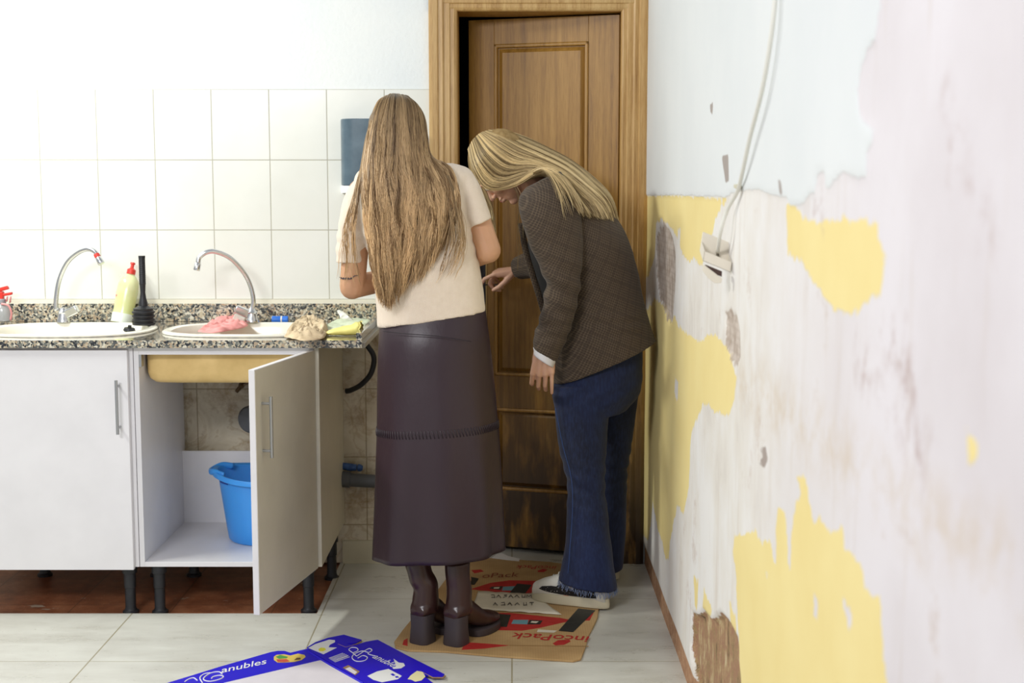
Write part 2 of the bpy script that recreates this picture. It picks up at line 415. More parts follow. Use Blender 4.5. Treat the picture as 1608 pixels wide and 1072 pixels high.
sm = lambda x, a, c: (lambda t: t*t*(3-2*t))(np.clip((x-a)/(c-a), 0, 1))
xo = RX - .0035*sm(S['top'], -.004, .004) + .018*sm(S['hole'], -.006, .010) + .006*sm(S['brick'], -.006, .012)
xo = xo + .002*np.array([mnoise.noise(V((g[0]*3, g[1]*3, 0))) for g in G])
xo = xo + .006*sm(.078-G[:, 1], -.004, .004)
nY, nZ = len(ys), len(zs)
vs = np.stack([xo, G[:, 0], G[:, 1]], 1)
idx = np.arange(nY*nZ).reshape(nY, nZ)
fs = np.stack([idx[:-1, :-1], idx[:-1, 1:], idx[1:, 1:], idx[1:, :-1]], -1).reshape(-1, 4)
me = bpy.data.meshes.new('wall_right')
nb = len(vs); bx = MB(); bx.box(RX+.03, RX+.15, -1.2, BY+.15, 0, 2.75)
me.from_pydata(vs.tolist()+bx.v, [], fs.tolist()+[tuple(nb+i for i in f) for f in bx.f]); me.update()
for k, a in S.items():
    if k == 'slit': continue
    at = me.attributes.new('sd_'+k, 'FLOAT', 'POINT'); at.data.foreach_set('value', np.concatenate([a, np.full(8, -1.)]).astype(np.float32))
me.polygons.foreach_set('use_smooth', [True]*len(me.polygons))
m = Mat('peeling_wall', (225, 222, 224), .75)
n1 = m.noise(38, (1, 1, .35), 5, .7); n2 = m.noise(9, (1, 1, .6), 4, .6)
jit = m.math('ADD', m.math('MULTIPLY', m.math('SUBTRACT', n1, .5), .050), m.math('MULTIPLY', m.math('SUBTRACT', n2, .5), .034))
def mask(k, amp=1., w=.0016):
    return m.rng(m.math('ADD', m.attr('sd_'+k).outputs['Fac'], m.math('MULTIPLY', jit, amp)), -w, w)
mt, my = mask('top', .35), mask('yel')
ny = m.noise(.9, det=2); yv = m.xyz()[1]
base = m.ramp(m.noise(3.2, (1, 1, .7), 6, .65), [(.32, (212, 204, 196)), (.46, (228, 222, 214)), (.62, (236, 233, 230))])
lil = m.ramp(m.noise(2.5, det=5), [(.3, (216, 208, 210)), (.6, (228, 222, 225))])
base = m.mix(m.rng(m.math('ADD', yv, m.math('MULTIPLY', ny, .8)), 2.2, 3.1), lil, base)
streak = m.rng(m.noise(22, (1, 1, .08), 5, .7), .56, .72); base = m.mix(m.math('MULTIPLY', streak, .35), base, (196, 178, 160))
blot = m.rng(m.noise(5, (1, 1, 1), 8, .75), .60, .70); base = m.mix(m.math('MULTIPLY', blot, .45), base, (186, 160, 140))
yc = m.ramp(m.noise(4, det=3), [(.3, (238, 216, 146)), (.7, (243, 224, 158))])
bd = m.math('MULTIPLY', m.math('MULTIPLY', m.rng(m.attr('sd_band').outputs['Fac'], -.05, .05), m.rng(m.noise(14, (1, 1, .8), 6, .7), .42, .62)), .65)
base = m.mix(bd, base, (206, 186, 160))
c = m.mix(my, base, yc)
tc = m.ramp(m.noise(2.5), [(.3, (222, 225, 226)), (.7, (229, 231, 231))]); c = m.mix(mt, c, tc)
bc = m.ramp(m.noise(16, (1, 1, .5), 8, .75), [(.38, (104, 80, 56)), (.45, (168, 140, 98)), (.5, (154, 108, 88)), (.56, (182, 156, 112)), (.64, (212, 196, 162))])
mh = mask('hole', .6)
hx = m.joint(m.xyz()[2], 0, .017, .004)
bk = m.mix(m.math('MULTIPLY', hx, .2), m.ramp(m.noise(25, det=5), [(.35, (160, 138, 120)), (.6, (204, 190, 178))]), (146, 122, 104))
c = m.mix(m.math('MULTIPLY', mask('brick', 1.5), .85), c, bk); c = m.mix(mh, c, bc)
ms = m.math('MULTIPLY', m.math('MULTIPLY', m.rng(m.math('ADD', m.attr('sd_scr').outputs['Fac'], m.math('MULTIPLY', jit, 3)), -.03, .02), m.rng(m.noise(30, (1, 1, .7), 5, .7), .46, .62)), .6)
c = m.mix(ms, c, (176, 148, 140)); c = m.mix(m.math('MULTIPLY', mask('bits', .25), .8), c, (146, 128, 118))
sk = m.rng(m.math('ADD', m.xyz()[2], m.math('MULTIPLY', m.math('SUBTRACT', n1, .5), .02)), .076, .080, 1, 0)
kc = m.ramp(m.noise(30, det=6, rough=.7), [(.3, (140, 98, 70)), (.55, (182, 138, 104)), (.75, (206, 190, 160))])
c = m.mix(sk, c, kc); m.col(c)
m.bump(n2, .3, .006); m.bump(m.math('ADD', m.math('MULTIPLY', mt, 1.), m.math('MULTIPLY', my, .5)), .6, .002); m.bump(m.noise(120, det=4), .15, .002)
wr = bpy.data.objects.new('wall_right', me); COL.objects.link(wr); me.materials.append(m.m); tag(wr, kind='structure')

# skirtings
b = MB(); b.box(-.618, DL-.105, BY-.012, BY, 0, .085)
tag(build(b, 'baseboard_back', plain('cream_skirting', (206, 198, 172), .35, var=8)), kind='structure')
# door casing (profiled)
def casing(b, p0, p1, inw, w=.1, mi=0, out=(0, -1, 0)):
    """moulded strip from p0 to p1; inw points from outer edge to opening"""
    prof = [(0, 0), (0, .018), (.012, .022), (.030, .022), (.034, .017), (.048, .019), (.054, .014), (.072, .015), (.076, .011), (.088, .012), (w-.004, .009), (w, .004), (w, 0)]
    p0, p1, inw, out = V(p0), V(p1), V(inw), V(out)
    R = []
    for s_, p in ((0, p0), (1, p1)):
        R.append([p + inw*a + out*h for a, h in prof])
    b.rings(R, True, True, mi)
t = thing('trim_1', (0, BY, 0), None, None, kind='structure')
b = MB(); casing(b, (DL-.1, BY, 0), (DL-.1, BY, DT+.1), (1, 0, 0)); build(b, 'casing_left', M_case, t)
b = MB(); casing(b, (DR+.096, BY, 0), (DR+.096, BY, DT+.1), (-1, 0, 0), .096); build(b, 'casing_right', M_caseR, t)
b = MB(); casing(b, (DL-.1, BY-.001, DT+.1), (DR+.096, BY-.001, DT+.1), (0, 0, -1)); build(b, 'casing_head', M_case, t)
b = MB(); b.box(DL-.02, DL, BY, BY+.15, 0, DT+.02); b.box(DR, DR+.02, BY, BY+.15, 0, DT+.02); b.box(DL, DR, BY, BY+.15, DT, DT+.02)
build(b, 'jamb', M_cast, t)
# door leaf, ajar into the dark room
hinge = V((.379, 4.835, 0)); an = math.radians(17); U = V((-math.cos(an), math.sin(an), 0)); Nn = V((-math.sin(an), -math.cos(an), 0)); LW = .562
d = thing('door_1', hinge, None, None, kind='structure')
def slab(b, u0, u1, z0, z1, n0, n1): b.obox(hinge + U*u0 + Nn*n0 + V((0, 0, z0)), U*(u1-u0), Nn*(n1-n0), V((0, 0, z1-z0)))
b = MB()
z0, z1 = .018, 1.968
slab(b, 0, .112, z0, z1, -.035, 0); slab(b, .464, LW, z0, z1, -.035, 0)
for a, c_ in ((z0, .235), (.546, .668), (1.878, z1)): slab(b, .112, .464, a, c_, -.035, 0)
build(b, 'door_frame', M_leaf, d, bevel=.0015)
for a, c_ in ((.235, .546), (.668, 1.878)):
    b = MB(); slab(b, .11, .466, a-.002, c_+.002, -.026, -.012)
    # raised field
    q = .030
    o = hinge + V((0, 0, 0)); R = []
    for (m_, h) in ((.016, -.012), (q, -.003), (q+.004, -.003)):
        R.append([o + U*(.112+m_) + Nn*h + V((0, 0, a+m_)), o + U*(.464-m_) + Nn*h + V((0, 0, a+m_)), o + U*(.464-m_) + Nn*h + V((0, 0, c_-m_)), o + U*(.112+m_) + Nn*h + V((0, 0, c_-m_))])
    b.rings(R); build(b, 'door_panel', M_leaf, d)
    b = MB(); w = .012
    slab(b, .112, .112+w, a, c_, -.014, .005); slab(b, .464-w, .464, a, c_, -.014, .005)
    slab(b, .112, .464, a, a+w, -.014, .005); slab(b, .112, .464, c_-w, c_, -.014, .005)
    build(b, 'panel_moulding', M_cast, d, bevel=.004)
# lock plate and strip
b = MB(); zc = P(758, 447, 4.95).z
slab(b, .497, .535, zc-.075, zc+.075, 0, .004); pl = build(b, 'lock_plate', M_black, d, bevel=.003)
b = MB(); b.lathe(hinge+U*.516+Nn*.004+V((0, 0, zc-.005)), [(.010, 0), (.010, .006), (.007, .008)], Nn, 16); build(b, 'lock_cylinder', plain('brass', (190, 150, 70), .25, 1.), pl, smooth='auto')
b = MB(); slab(b, .492, .497, zc-.20, zc+.08, 0, .005); build(b, 'strike_edge', plain('worn_brass', (176, 148, 96), .4, .6), d)
# ------------------------------------------------------------------ kitchen run
FY, CB, CT = 4.2, .863, .887      # carcass front, under and top of worktop
Xs0, Xs1 = -1.191, -.608          # open base unit, outer faces
def handle(b, p0, p1, out, r=.005, off=.028):
    p0, p1, out = V(p0), V(p1), V(out); t = (p1-p0).normalized()
    b.tube([p0-t*.012+out*off, p1+t*.012+out*off], r, 12)
    for p in (p0+t*.008, p1-t*.008): b.tube([p, p+out*off], r*.8, 10)
def cab_leg(t, x, y, z1=.155, z0=0.):
    b = MB(); b.lathe((x, y, z0), [(.026, 0), (.026, .008), (.02, .012), (.017, .02), (.017, .085), (.019, .087), (.019, z1-.03-z0), (.024, z1-.028-z0), (.024, z1-z0)], seg=20)
    return build(b, 'leg', M_black, t, smooth='auto')
c2 = thing('base_cabinet', (-.9, 4.5, 0), 'white sink base cabinet with its door swung open', 'cabinet')
b = MB(); b.box(Xs0, Xs0+.016, FY, 4.76, .155, CB); b.box(Xs0+.016, Xs1-.016, FY, 4.74, .155, .171)
b.box(Xs0+.016, Xs1-.016, FY, FY+.08, .846, CB); b.box(Xs0+.016, Xs1-.016, FY, FY+.018, .839, .846)
build(b, 'carcass', M_white, c2, bevel=.0008)
b = MB(); b.box(Xs1-.016, Xs1, FY, 4.79, .155, CB)
tag(build(b, 'side_panel', M_side, c2, bevel=.0008), label='outer side panel, shade painted as grey-beige')
b = MB(); b.box(Xs0+.016, Xs1-.016, 4.72, 4.728, .171, .43)
build(b, 'back_panel', M_white, c2)
b = MB()
b.box(Xs0+.0155, Xs0+.024, FY+.002, FY+.03, .80, .85)
build(b, 'hinge_plate', M_brush, c2)
fx, fy = P(403.5, 775, 3.715).x, 3.715
h0 = V((Xs1-.012, FY-.004, 0)); dd = (V((fx, fy, 0))-h0); dl = dd.length; dn = dd.normalized(); no = V((-dn.y, dn.x, 0))
if no.x < 0: no = -no
b = MB(); b.obox(h0 + V((0, 0, .152)) - no*.018, dd, no*.018, V((0, 0, .855-.152)))
dm = MB(); dm = b
dr = build(b, 'door', M_white, c2, bevel=.0012)
b = MB(); b.obox(h0 + V((0, 0, .154)) - no*.0 + dn*.002, dn*(dl-.004), no*.0008, V((0, 0, .853-.155)))
tag(build(b, 'door_face', M_side, dr), label='outer face of the door, shade painted as grey-beige')
b = MB(); hp = h0 + dn*(dl-.047); handle(b, hp+V((0, 0, .610)), hp+V((0, 0, .762)), no); build(b, 'handle', M_brush, dr, smooth='auto')
for x, y in ((-1.14, 4.235), (-.66, 4.245), (-1.13, 4.66), (-.635, 4.62)): cab_leg(c2, x, y, z0=-.008 if y > 4.3 or x < -.65 else -.008)

c1 = thing('base_cabinet', (-1.5, 4.5, 0), 'white base cabinet with its door shut, at the left edge', 'cabinet')
b = MB(); b.box(-1.813, -1.797, FY, 4.76, .155, CB); b.box(-1.209, -1.193, FY, 4.76, .155, CB); b.box(-1.797, -1.209, FY, 4.74, .155, .171); b.box(-1.797, -1.209, 4.73, 4.738, .171, CB-.1)
b.box(-1.797, -1.209, FY, FY+.08, .846, CB)
build(b, 'carcass', M_white, c1)
b = MB(); b.box(-1.81, -1.206, FY-.019, FY-.001, .150, .855)
dr = build(b, 'door', M_white, c1, bevel=.0012)
b = MB(); hx_ = P(186, 640, FY-.03).x; handle(b, (hx_, FY-.019, .605), (hx_, FY-.019, .752), (0, -1, 0)); build(b, 'handle', M_brush, dr, smooth='auto')
for x, y in ((-1.235, 4.235), (-1.77, 4.235), (-1.66, 4.66), (-1.26, 4.66)): cab_leg(c1, x, y, z0=-.008)

# worktop with two cut-outs, splashback
def ellp(cx, cy, a, b_, n=40, ex=2.6):
    out = []
    for j in range(n):
        q = 2*PI*j/n; cq, sq = math.cos(q), math.sin(q)
        out.append((cx + a*math.copysign(abs(cq)**(2/ex), cq), cy + b_*math.copysign(abs(sq)**(2/ex), sq)))
    return out
SK = [(-1.478, 4.46, .285, .215), (-.87, 4.46, .285, .215)]
m_ = MB()
for (x0_, x1_), s_ in zip(((-2.6, -1.174), (-1.174, -.468)), SK):
    hole_ = ellp(s_[0], s_[1], s_[2]-.018, s_[3]-.018, 72); out_ = []
    for x, y in hole_:
        dx, dy = x-s_[0], y-s_[1]
        k_ = min([((x1_ if dx > 0 else x0_)-s_[0])/dx if abs(dx) > 1e-6 else 9e9, ((4.793 if dy > 0 else 4.17)-s_[1])/dy if abs(dy) > 1e-6 else 9e9]); out_.append([s_[0]+dx*k_, s_[1]+dy*k_])
    for cx2 in (x0_, x1_):
        for cy2 in (4.17, 4.793):
            q = min(range(72), key=lambda i: (out_[i][0]-cx2)**2+(out_[i][1]-cy2)**2 if (hole_[i][0]-s_[0])*(cx2-s_[0]) > 0 and (hole_[i][1]-s_[1])*(cy2-s_[1]) > 0 else 9e9); out_[q] = [cx2, cy2]
    hh = CT-CB; n_ = 72
    vs_ = [(x, y, hh) for x, y in hole_]+[(x, y, hh) for x, y in out_]+[(x, y, 0) for x, y in hole_]+[(x, y, 0) for x, y in out_]
    fs_ = []
    for a_ in range(n_):
        c_ = (a_+1) % n_
        fs_ += [(a_, c_, n_+c_, n_+a_), (2*n_+a_, 3*n_+a_, 3*n_+c_, 2*n_+c_), (a_, 2*n_+a_, 2*n_+c_, c_), (n_+a_, n_+c_, 3*n_+c_, 3*n_+a_)]
    m_.add(vs_, fs_)
me = bpy.data.meshes.new('worktop'); me.from_pydata(m_.v, [], m_.f); bm = bmesh.new(); bm.from_mesh(me); bmesh.ops.remove_doubles(bm, verts=bm.verts, dist=1e-5); bmesh.ops.recalc_face_normals(bm, faces=bm.faces); bm.to_mesh(me); bm.free(); me.materials.append(M_gran)
wt = bpy.data.objects.new('worktop', me); COL.objects.link(wt); wt.location = (0, 0, CB+.0005)
tag(wt, 'speckled granite worktop holding the two cream sinks', 'worktop')
b = MB(); b.box(-2.6, -.475, 4.775, 4.7925, CT+.001, .952); build(b, 'splashback', M_gran, wt, bevel=.001)
b = MB(); b.box(-.486, -.468, 4.17, 4.774, CT+.001, .911); build(b, 'end_upstand', M_gran, wt, bevel=.001)
b = MB(); b.box(-.480, -.462, 4.20, 4.774, CB-.002, CB+.012); build(b, 'edge_strip', plain('white_strip', (214, 212, 204), .5), wt)
b = MB(); b.box(-2.6, -.475, 4.786, 4.7925, .952, .966); build(b, 'splashback_bead', plain('cream_bead', (236, 232, 214), .3), wt)

def sink(label, cx, cy, a, b_):
    t = thing('sink', (cx, cy, CT), label, 'sink')
    R = []
    for s_, z in ((1.0, .0015), (1.0, .006), (.985, .009), (.93, .010), (.90, .006), (.87, -.01), (.84, -.06), (.80, -.115), (.70, -.132), (.3, -.138), (.06, -.140)):
        R.append([V((x, y, CT+z)) for x, y in ellp(cx, cy, a*s_, b_*s_, 48)])
    m_ = MB(); m_.rings(R, False, True); o = build(m_, 'basin', M_sink, t, smooth='auto')
    m_ = MB(); m_.lathe((cx, cy, CT-.139), [(.04, 0), (.04, .003), (.03, .004), (.02, .001)], seg=24); build(m_, 'drain', M_brush, t, smooth='auto')
    return t
sink('oval cream sink at the left edge with a red-tipped tap', *SK[0])
s2 = sink('oval cream sink above the open cabinet', *SK[1])
# moulded tub under the second sink
R = []
for g, z in ((0, .845), (0, .775), (-.006, .755), (-.02, .742), (-.05, .737)):
    R.append([V((x, y, z)) for x, y in ellp(-.8995, 4.475, .2725+g, .232+g, 48, 12)])
m_ = MB(); m_.rings(R, False, True)
tag(build(m_, 'underside', M_tub, s2, smooth='auto'), label='yellow-beige fibreglass underside')

def faucet(base, pts, label, tipcol=None, lever=1):
    t = thing('faucet', base, label, 'faucet')
    bx_, by_, bz_ = base
    m_ = MB(); m_.lathe(base, [(.025, 0), (.025, .004), (.021, .012), (.017, .03), (.019, .034), (.013, .04), (.0095, .05)], seg=20); build(m_, 'body', M_steel, t, smooth='auto')
    m_ = MB(); m_.tube(pts, .0085, 14, 40); build(m_, 'spout', M_steel, t, smooth=True)
    e = V(pts[-1]); dr_ = (e-V(pts[-2])).normalized()
    m_ = MB(); m_.lathe(e, [(.0095, 0), (.011, .002), (.012, .022), (.0105, .026)], dr_, 18); a_ = build(m_, 'aerator', M_steel, t, smooth='auto')
    if tipcol:
        m_ = MB(); m_.lathe(e-dr_*.014, [(.0095, 0), (.0102, .004), (.0102, .012), (.0095, .015)], dr_, 18); build(m_, 'red_band', plain('red_tape', (204, 60, 52), .5), t, smooth='auto')
    m_ = MB(); q = V((bx_+lever*.012, by_-.012, bz_+.012)); ax = V((lever*.048, -.014, .022)); m_.obox(q, ax, V((0, .028, 0)), V((-lever*.012, 0, .026)))
    build(m_, 'lever', M_steel, t, bevel=.004, smooth='auto')
    return t
by_ = 4.66; zb = CT+.0105
def fp(l): return [P(x, y, by_-.02*i) for i, (x, y) in enumerate(l)]
b1 = P(100, 506, by_); b1.z = zb
faucet(tuple(b1), [V((P(88, 480, by_).x, by_, zb+.04)), P(88, 470, by_), P(93, 440, by_), P(105, 413, by_-.01), P(122, 397, by_-.03), P(138, 391, by_-.05), P(149, 395, by_-.06), P(154, 404, by_-.065)], 'curved chrome tap with a red band near its tip', True, 1)
b2 = P(396, 506, by_); b2.z = zb
faucet(tuple(b2), [V((b2.x, by_, zb+.04)), P(398, 470, by_), P(392, 445, by_), P(380, 424, by_-.01), P(360, 404, by_-.03), P(338, 395, by_-.05), P(324, 396, by_-.06), P(313, 404, by_-.065), P(311, 413, by_-.068)], 'curved chrome tap over the sink with the pink cloth', None, -1)

# detergent bottle, leaning
t = thing('detergent_bottle', PZ(190, 510, CT+.002), 'pale green washing-up bottle with a red cap', 'bottle')
ba = P(190, 508, 4.71); ta = P(209, 412, 4.755); ax = (ta-ba).normalized(); L = (ta-ba).length
m_ = MB()
prof = [(.020, 0), (.027, .002), (.029, .01), (.029, .035), (.028, .05), (.029, .07), (.030, .11), (.029, .14), (.026, .155), (.018, .168), (.012, .175), (.011, .18)]
m_.lathe(ba, prof, ax, 28, sx=1.25)
mm = Mat('pale_green_liquid', (216, 222, 160), .2); z_ = m = mm
cc = mm.attr('dummy'); mm.col(mm.ramp(mm.noise(10), [(.35, (222, 226, 178)), (.65, (208, 216, 144))])); mm.b.inputs['Subsurface Weight'].default_value = .2
build(m_, 'body', mm.m, t, smooth='auto')
m_ = MB(); m_.lathe(ba+ax*.178, [(.015, 0), (.015, .016), (.009, .02), (.006, .024), (.006, .034), (.009, .036), (.008, .042)], ax, 20); build(m_, 'cap', plain('red_plastic', (220, 62, 50), .4), t, smooth='auto')
m_ = MB(); sx_ = V((1, 0, 0)); 
m_.lathe(ba+ax*.002, [(.0293, .001), (.0298, .03), (.0293, .034)], ax, 28, sx=1.25); build(m_, 'base_band', plain('pale_band', (228, 236, 222), .3), t, smooth='auto')
m_ = MB()
for i_ in range(4):
    p = ba + ax*(.10+i_*.013) + V((-.033+.002*i_, -.017, 0)); m_.obox(p, V((.012, -.006, 0)), V((0, -.001, 0)), ax*.007)
build(m_, 'label_marks', plain('red_print', (206, 120, 118), .5), t)

# plunger
pb = P(226, 515, 4.56); pb.z = CT+.0108
t = thing('plunger', pb, 'black rubber sink plunger standing between the two sinks', 'plunger')
prof = [(.036, 0)]
for i_ in range(4): prof += [(.038, .002+i_*.013), (.038, .007+i_*.013), (.033, .010+i_*.013), (.033, .013+i_*.013)]
prof += [(.034, .056), (.02, .062), (.014, .066)]
m_ = MB(); m_.lathe(pb, prof, seg=32); build(m_, 'rubber_cup', M_black, t, smooth='auto')
top_ = P(226, 401, 4.58)
m_ = MB(); hp_ = [(.016, 0), (.015, .015), (.011, .03), (.0085, .05), (.010, .075)]
hh = (top_.z-pb.z)-.06; k_ = .080
while k_ < hh-.01: hp_ += [(.0112, k_), (.0112, k_+.003), (.0104, k_+.0045), (.0104, k_+.006)]; k_ += .0065
hp_ += [(.0115, hh-.006), (.0115, hh)]
m_.lathe(pb+V((0, 0, .06)), hp_, seg=20); build(m_, 'handle', M_black, t, smooth='auto')
# sink plug
pb = PZ(203, 520, CT+.0015)
t = tag(build(MB().lathe(pb, [(.018, 0), (.02, .003), (.017, .011), (.006, .012), (.006, .02), (.003, .021)], (.15, -.1, 1), 20), 'sink_plug', M_black, origin=pb, smooth='auto'), 'small black rubber plug lying between the sinks', 'plug')

# spray bottle at the left edge with a red trigger head
pb = P(4, 504, 4.69); pb.z = CT+.0112
t = thing('spray_bottle', pb, 'clear spray bottle with a red trigger head', 'spray bottle')
glass = Mat('clear_bottle', (206, 208, 210), .15); glass.b.inputs['Transmission Weight'].default_value = .55
m_ = MB(); m_.lathe(pb, [(.022, 0), (.026, .003), (.027, .02), (.026, .045), (.02, .056), (.012, .062), (.012, .068)], seg=24, sx=1.25); build(m_, 'bottle', glass.m, t, smooth='auto')
m_ = MB(); m_.lathe(pb+V((0, 0, .064)), [(.014, 0), (.014, .012), (.012, .014)], seg=20); build(m_, 'collar', plain('grey_collar', (150, 150, 155), .4), t, smooth='auto')
RED = plain('red_trigger', (214, 50, 40), .4)
m_ = MB(); m_.obox(pb+V((-.012, -.010, .076)), V((.020, 0, 0)), V((0, .02, 0)), V((0, 0, .028))); m_.obox(pb+V((-.016, -.009, .100)), V((.044, 0, .012)), V((0, .018, 0)), V((-.006, 0, .012))); m_.obox(pb+V((.002, -.008, .086)), V((.036, 0, .006)), V((0, .016, 0)), V((0, 0, .010)))
build(m_, 'trigger_head', RED, t, bevel=.003)
m_ = MB(); m_.tube([pb+V((.006, -.02, .062)), pb+V((.03, -.02, .056)), pb+V((.038, -.015, .030)), pb+V((.032, -.01, .004))], .0035, 8, 14); m_.obox(pb+V((.016, -.008, .068)), V((.003, 0, .018)), V((0, .012, 0)), V((.003, 0, 0))); m_.obox(pb+V((.028, -.008, .064)), V((.003, 0, .022)), V((0, .012, 0)), V((.003, 0, 0)))
build(m_, 'pink_strap', plain('pink_plastic', (226, 150, 150), .5), t, smooth=True)

# cloths: crumpled heightfields with an outline of their own
def cloth(name, outline, zbase, h, mats, label, cat, seed, fr=30, th=.004, rest=None):
    C_ = sum((V(p) for p in outline), V((0, 0, 0)))/len(outline); n = 56; rings_ = []
    O = catmull([list(p) for p in outline]+[list(outline[0])], n+1)[:-1]
    K = 18
    for i in range(K+1):
        s_ = 1 - i/K; L_ = []
        for p in O:
            q = C_ + (V(p)-C_)*max(s_, .02)
            e = (1-s_**3)
            nn = mnoise.noise(V((q.x*fr+seed, q.y*fr, seed))) + .5*mnoise.noise(V((q.x*fr*2.3+seed, q.y*fr*2.3, seed+3)))
            rg = abs(mnoise.noise(V((q.x*fr*.8+seed*2, q.y*fr*1.6, seed+9))))
            L_.append(V((q.x+.004*nn, q.y+.004*nn, zbase + th*.3 + (h*(.45+.9*nn*.7+.7*rg))*min(1, e*2.2)+th*.3*e)))
            if L_[-1].z < zbase+.001: L_[-1].z = zbase+.001
        rings_.append(L_)
    rings_.insert(0, [V((p.x, p.y, zbase+.0003)) for p in rings_[0]])
    m_ = MB(); m_.rings(rings_, True, True); C_.z = zbase
    o = build(m_, name, mats, origin=C_, smooth=True); tag(o, label, cat); return o
zr = CT+.011
pk = plain('pink_cloth', (228, 150, 146), .85, var=22, vs=18, bump=.3)
o = cloth('cleaning_cloth', [PZ(x, y, zr) for x, y in ((310,521),(322,512),(345,500),(370,497),(388,508),(384,514),(360,519),(335,523))], zr, .016, pk, 'crumpled pink cloth draped by the right tap', 'cloth', 3.1)
m_ = MB(); q = P(366, 502, 4.60); m_.obox(q-V((0.004, .01, .004)), V((.036, 0, -.016)), V((0, .02, 0)), V((.012, 0, .026))); 
o = build(m_, 'scouring_sponge', plain('grey_sponge', (196, 194, 184), .7, var=12, vs=60), origin=q, bevel=.003); tag(o, 'small grey sponge propped on the pink cloth beside the tap', 'sponge')
gt = P(440, 505, 4.72); gt.z = CT+.013
t = thing('tape_roll', gt, 'small bright blue roll by the splashback', 'roll')
m_ = MB(); m_.lathe(gt+V((-.028, 0, 0)), [(.0125, 0), (.013, .002), (.013, .03), (.0125, .031)], (1, 0, 0), 20); m_.lathe(gt+V((.008, 0, 0)), [(.0125, 0), (.013, .002), (.013, .018), (.0125, .020)], (1, 0, 0), 20)
build(m_, 'roll', plain('blue_plastic', (54, 126, 232), .4), t, smooth='auto')
m_ = MB(); m_.lathe(gt+V((.0025, 0, 0)), [(.0133, 0), (.0133, .006)], (1, 0, 0), 20); build(m_, 'white_band', plain('white_band', (225, 228, 232), .5), t, smooth='auto')
cloth('cleaning_cloth', [PZ(x, y, zr) for x, y in ((447,528),(455,514),(472,504),(490,500),(506,505),(515,514),(508,530),(480,534),(460,531))], CT+.009, .024, plain('beige_cloth', (206, 184, 150), .9, var=24, vs=22, bump=.3), 'crumpled beige cloth on the sink rim, left of the yellow glove', 'cloth', 7.7, 36)
cloth('cleaning_cloth', [PZ(x, y, CT+.004) for x, y in ((505,514),(530,502),(560,500),(585,503),(572,516),(540,520),(515,522))], CT+.001, .012, plain('pale_green_cloth', (214, 224, 196), .9, var=10, vs=18), 'pale green cloth spread behind the yellow glove', 'cloth', 5.2, 18)
cloth('crumpled_paper', [P(x, y, 4.74) for x, y in ((526,503),(530,500),(552,503),(548,508))], CT+.001, .0, plain('x', (230, 230, 220)), None, None, 1.) if False else None
m_ = MB(); q0 = P(536, 503, 4.70)
R = []
for (x, y, r_) in ((532, 488, .006), (536, 491, .011), (541, 497, .013), (548, 503, .012), (552, 508, .008)):
    c_ = P(x, y, 4.72 if y > 495 else 4.75); R.append([c_+V((math.cos(2*PI*j/10)*r_*(1+.3*math.sin(j*2.3+x)), math.sin(2*PI*j/10)*r_*.7, math.sin(2*PI*j/10)*r_*.5)) for j in range(10)])
m_.rings(R); o = build(m_, 'crumpled_paper', plain('white_paper', (238, 238, 228), .8), origin=P(548, 508, 4.72)); tag(o, 'crumpled white paper leaning on the granite splashback', 'paper')
# yellow glove: cuff roll and gathered fingers
g0 = P(562, 517, 4.33)
t = thing('rubber_glove', (g0.x, g0.y, CT), 'yellow rubber glove lying at the right end of worktop', 'glove')
YG = plain('yellow_rubber', (240, 230, 136), .5, var=12, vs=20)
m_ = MB(); P0 = [P(566, 512, 4.34), P(548, 514, 4.34), P(530, 518, 4.33), P(515, 522, 4.32)]
R = []
for i, (x, ya, yb, dp) in enumerate(((566, 503, 529, .05), (561, 504, 528, .048), (552, 509, 529, .04), (540, 511, 529, .035), (528, 514, 529, .03), (518, 517, 530, .022), (510, 521, 530, .012))):
    a_ = P(x, ya, 4.34); c_ = P(x-1, yb, 4.28); c_.z = max(c_.z, CT+.002); mid = (a_+c_)/2; hz = (a_.z-c_.z)/2
    R.append([V((mid.x+.003*math.sin(j*1.7+i), mid.y+dp*.7*math.cos(2*PI*j/20), max(CT+.0015, mid.z+hz*math.sin(2*PI*j/20)*(1+.12*math.sin(j*2.1+i*1.3))))) for j in range(20)])
m_.rings(R, False, True); o = build(m_, 'body', YG, t, smooth=True); sd = o.modifiers.new('s', 'SOLIDIFY'); sd.thickness = .0015
m_ = MB(); m_.rings([[V((q.x+dx, mid_.y+(q.y-mid_.y)*k, q.z)) for q in R[0]] for dx, k in ((0, 1.0), (.005, 1.06), (.005, 1.0)) for mid_ in [sum(R[0], V((0, 0, 0)))/20]], False, False); build(m_, 'cuff', YG, t, smooth=True)

# paper dispenser on the tiles
dz0, dz1 = P(550, 291, 4.7).z, P(550, 186, 4.7).z; dx0 = P(533, 240, 4.72).x
t = thing('paper_dispenser', (dx0+.095, 4.793, dz0), 'dark grey-blue dispenser on the tiled wall behind the head', 'dispenser')
GB = plain('smoky_plastic', (88, 106, 118), .2, var=10, vs=14)
def dsh(z0, z1, g=0.):
    pr = []
    for j in range(25):
        q = PI*j/24; cq, sq = math.cos(q), math.sin(q)
        pr.append((dx0+.095 + (.095+g)*math.copysign(abs(cq)**.45, cq), 4.792 - (.095+g)*abs(sq)**.6))
    return [[V((x, y, z)) for x, y in pr] for z in (z0, z1)]
m_ = MB(); m_.rings(dsh(dz0, dz1)); build(m_, 'cover', GB, t, smooth='auto', bevel=.003)
m_ = MB(); m_.rings(dsh(dz0-.026, dz0-.001, .002)); build(m_, 'base', plain('dispenser_white', (232, 234, 236), .4), t, smooth='auto')

